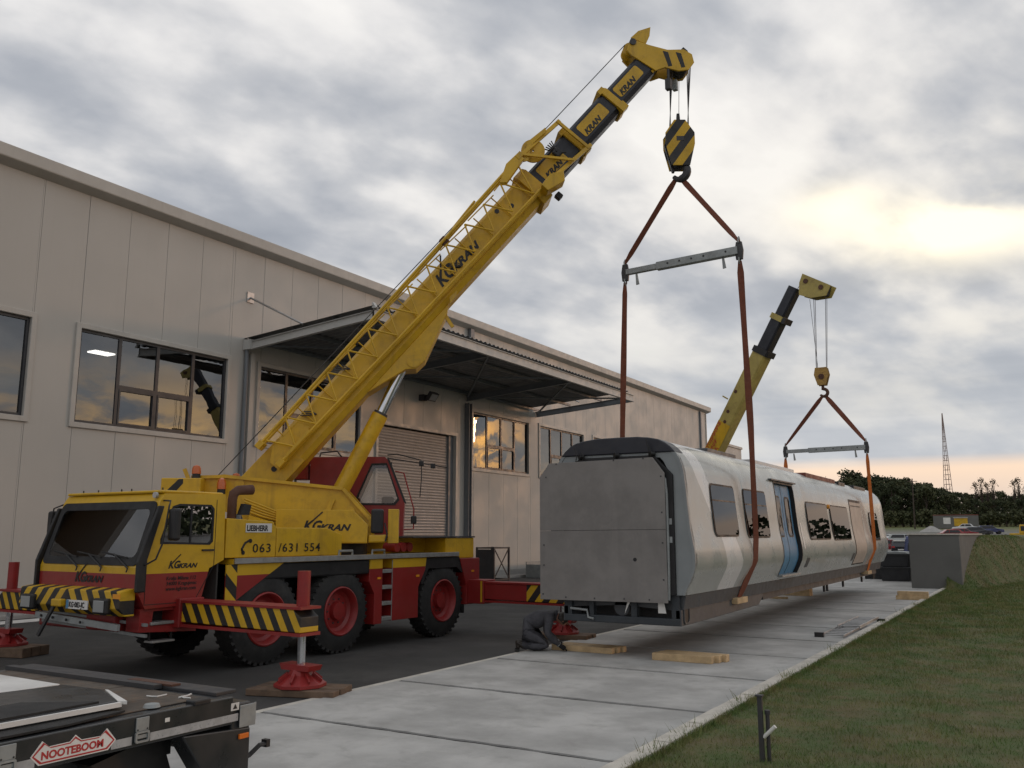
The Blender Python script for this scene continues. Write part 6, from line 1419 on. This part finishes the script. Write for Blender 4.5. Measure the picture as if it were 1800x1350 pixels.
# bulldozer at the picture's edge
x, y = azpt(1795, 140); z = terrain(x, y) - .02
bz = thing('bulldozer', 'small yellow bulldozer with dark blade parked on the gravel', 'bulldozer', (x, y, z), R_(185), world=False)
for sy in (-1, 1): MB().prism([(-1.3, .15), (-1.1, 0), (1.1, 0), (1.35, .2), (1.35, .5), (1.1, .75), (-1.1, .75), (-1.35, .5)], (0, sy * .75 - .2, 0), (1, 0, 0), (0, 0, 1), (0, .4, 0)).build('track', 'rubber', bz, bevel=.03)
MB().box((-1.1, -.5, .5), (1.4, .5, 1.25)).build('hull', 'yellow', bz, bevel=.05); MB().prism([(-1.0, 1.25), (.2, 1.25), (.1, 2.4), (-.95, 2.4)], (0, -.55, 0), (1, 0, 0), (0, 0, 1), (0, 1.1, 0)).build('cab', 'yellow', bz, bevel=.05)
MB().box((-.85, -.56, 1.55), (.05, .56, 2.2)).build('cab_window', 'tarp', bz); MB().prism([(1.75, 0), (1.95, .1), (1.85, .6), (1.95, 1.1), (1.85, 1.1), (1.7, .6)], (0, -1.3, 0), (1, 0, 0), (0, 0, 1), (0, 2.6, 0)).build('blade', 'dark_steel', bz)
for sy in (-.9, .9): MB().beam((0, sy, .4), (1.8, sy, .4), .12, .15).build('push_arm', 'yellow', bz)
# pylon
x, y = azpt(1673, 330); z = terrain(x, y); py_ = thing('lattice_pylon', 'tall slender red and white lattice mast rising behind the wood', 'pylon', (x, y, z), R_(30), world=False)
Hh = 35.0
for sx, sy in ((1, 1), (1, -1), (-1, 1), (-1, -1)): MB().beam((sx * 1.25, sy * 1.25, 0), (sx * .06, sy * .06, Hh), .14, .14).build('leg', 'pylon', py_)
nb_ = 22
for k in range(nb_):
    z0 = Hh * (1 - (1 - k / nb_) ** 1.0); wk = 1.25 - 1.19 * z0 / Hh; z1 = Hh * (k + 1) / nb_; w1 = 1.25 - 1.19 * z1 / Hh
    ring_ = [(1, 1), (1, -1), (-1, -1), (-1, 1)]
    for i in range(4):
        a, b = ring_[i], ring_[(i + 1) % 4]
        MB().beam((a[0] * wk, a[1] * wk, z0), (b[0] * wk, b[1] * wk, z0), .12, .12).build('cross_bar', 'pylon', py_)
        if k % 2 == 0 and i % 2 == 0: MB().beam((a[0] * wk, a[1] * wk, z0), (b[0] * w1, b[1] * w1, z1), .07, .07).build('diagonal', 'pylon', py_)
x, y = azpt(1609, 205); z = terrain(x, y) - .1; up = thing('utility_pole', 'bare wooden utility pole standing before the wood', 'pole', (x, y, z), 0, world=False)
MB().cyl((0, 0, 0), (.15, 0, 10.6), .17, .10, n=10).build('pole', 'bark', up, smooth=True); MB().beam((-.9, 0, 10.0), (1.1, 0, 10.0), .12, .14).build('cross_arm', 'bark', up)

# trees
def leafmat(name, a, b):
    def fn(nt, pos): return mixc(nt, noise(nt, pos, .9, 4, .6).ss(.35, .65), a, b)
    return mat(name, a, .8, fn=fn, var=.25, vs_=3.0)
leafmat('leaf_dark', (.030, .042, .018), (.060, .072, .026)); leafmat('leaf_mid', (.042, .054, .020), (.075, .078, .028)); leafmat('leaf_brown', (.055, .045, .020), (.085, .060, .026))
def tree_mesh(seed, H, Rr, sparse=1.0, n=1500, ls=1.0):
    rr = random.Random(seed); tk = MB(); tk.tube([(0, 0, -.3), (rr.uniform(-.1, .1), .1, H * .3), (rr.uniform(-.3, .3), rr.uniform(-.3, .3), H * .62), (rr.uniform(-.4, .4), 0, H * .9)], [.22, .18, .11, .03], 8)
    lobes = []
    for k in range(13):
        t_ = rr.uniform(.28, .95); a = rr.uniform(0, 6.28); rad = Rr * (1.0 - abs(t_ - .52) * 1.25) * rr.uniform(.35, .85)
        c = Vector((math.cos(a) * rad, math.sin(a) * rad, H * t_)); lobes.append((c, rr.uniform(.22, .40) * Rr)); tk.tube([(0, 0, H * t_ * .62), c * .6 + Vector((0, 0, H * t_ * .3)), c], [.08, .05, .02], 5)
    lobes.append((Vector((0, 0, H * .93)), Rr * .28)); cr_ = MB(); vs = []; fs = []
    for i in range(n):
        c, r_ = rr.choice(lobes); d_ = Vector((rr.gauss(0, 1), rr.gauss(0, 1), rr.gauss(0, .8))).normalized(); p = c + d_ * r_ * rr.uniform(.45, 1.12) * sparse
        s_ = rr.uniform(.16, .38) * ls; u = Vector((rr.gauss(0, 1), rr.gauss(0, 1), rr.gauss(0, 1))).normalized(); v_ = u.orthogonal().normalized(); w_ = u.cross(v_); o = len(vs)
        vs += [p + v_ * s_, p + w_ * s_ * .7 + u * s_ * .3, p - v_ * s_, p - w_ * s_ * .7]; fs.append((o, o + 1, o + 2, o + 3))
    cr_.add(vs, fs); return tk.mesh('trunk'), cr_.mesh('crown')
protos = []
for sd, H, Rr, m_ in ((1, 13, 3.6, 'leaf_dark'), (2, 12, 4.2, 'leaf_dark'), (3, 11.5, 3.4, 'leaf_mid'), (4, 13.5, 3.2, 'leaf_dark'), (5, 10, 4.0, 'leaf_mid')):
    a, b = tree_mesh(sd, H, Rr); a.materials.append(M['bark']); b.materials.append(M[m_]); protos.append((a, b, H, m_))
rt_ = random.Random(11)
def plant(px, D, h, i, lab, g='trees of the wood beyond the meadow', nm='tree', sx=1.0):
    a, b, H, m_ = protos[i % len(protos)]; x, y = azpt(px, D); t_ = thing(nm, lab, 'tree', (x, y, terrain(x, y) - .1), rt_.uniform(0, 6.28), g, world=False); s_ = h / H; t_.scale = (s_ * sx, s_ * sx, s_)
    for nm_, me in (('trunk', a), ('crown', b)): o = bpy.data.objects.new(nm_, me); col.objects.link(o); o.parent = t_
def topy(px):
    P = [(1400, 852), (1480, 850), (1510, 838), (1530, 848), (1560, 850), (1600, 846), (1640, 856), (1660, 868), (1700, 876), (1760, 876), (1830, 878)]
    for (a, ya), (b, yb) in zip(P, P[1:]):
        if a <= px <= b: return ya + (yb - ya) * (px - a) / (b - a)
    return 866
LT = {'leaf_dark': 'dark green broadleaf tree in the far wood', 'leaf_mid': 'lighter olive green broadleaf tree in the far wood'}
for row, (D, stp, k_) in enumerate(((232, 17, .86), (246, 16, .95), (262, 15, 1.02))):
    px = 1380 + row * 5
    while px < 1870:
        i = rt_.randrange(5); D2 = D + rt_.uniform(-5, 5); x, y = azpt(px, D2); zt = 2.1 + (938 - topy(px)) * D2 / 1556.0
        h = (zt - terrain(x, y)) * k_ * rt_.uniform(.86, 1.06); plant(px, D2, max(5.5, h), i, LT[protos[i][3]], sx=1.15); px += stp * rt_.uniform(.8, 1.25)
# low scrub before the wood
a, b = tree_mesh(21, 3.2, 2.2, 1.0, 700); a.materials.append(M['bark']); b.materials.append(M['leaf_mid']); protos.append((a, b, 3.2, 'leaf_mid'))
for px in range(1540, 1830, 13): plant(px + rt_.uniform(-4, 4), rt_.uniform(220, 228), rt_.uniform(2.4, 4.0), 5, 'low olive green bush along the edge of the wood', 'bushes along the edge of the wood', 'bush')
# thin autumn saplings against the sky
a, b = tree_mesh(31, 9, 1.7, 1.3, 330, .45); a.materials.append(M['bark']); b.materials.append(M['leaf_brown']); protos.append((a, b, 9, 'leaf_brown'))
for px, h in ((1722, 10.2), (1731, 11.2), (1742, 10.0), (1752, 10.8), (1790, 10.4), (1799, 11.0)): plant(px, 238, h, 6, 'thin brown leaved sapling standing out above the wood', 'saplings above the wood', 'sapling')
# the wood goes on outside the frame
def farwood():
    rr = random.Random(9); vs = []; fs = []
    for i in range(16000):
        az_ = R_(rr.choice([rr.uniform(4, 100), rr.uniform(4, 100), rr.uniform(-22, -11)])); D = rr.uniform(235, 262); x, y = D * math.sin(az_), D * math.cos(az_)
        hh = 10 + 2.5 * math.sin(az_ * 37) + 2 * math.sin(az_ * 91); z = terrain(x, y) + hh * rr.random() ** .8
        s_ = rr.uniform(.5, 1.1); p = Vector((x, y, z)); u = Vector((rr.gauss(0, 1), rr.gauss(0, 1), rr.gauss(0, 1))).normalized(); v_ = u.orthogonal().normalized(); w_ = u.cross(v_); o = len(vs)
        vs += [p + v_ * s_, p + w_ * s_, p - v_ * s_, p - w_ * s_]; fs.append((o, o + 1, o + 2, o + 3))
    return MB().add(vs, fs)
fw_ = farwood().build('far_wood', 'leaf_dark', fix=False); tag(fw_, 'dark far-off wood closing the meadow', 'wood', kind='stuff')
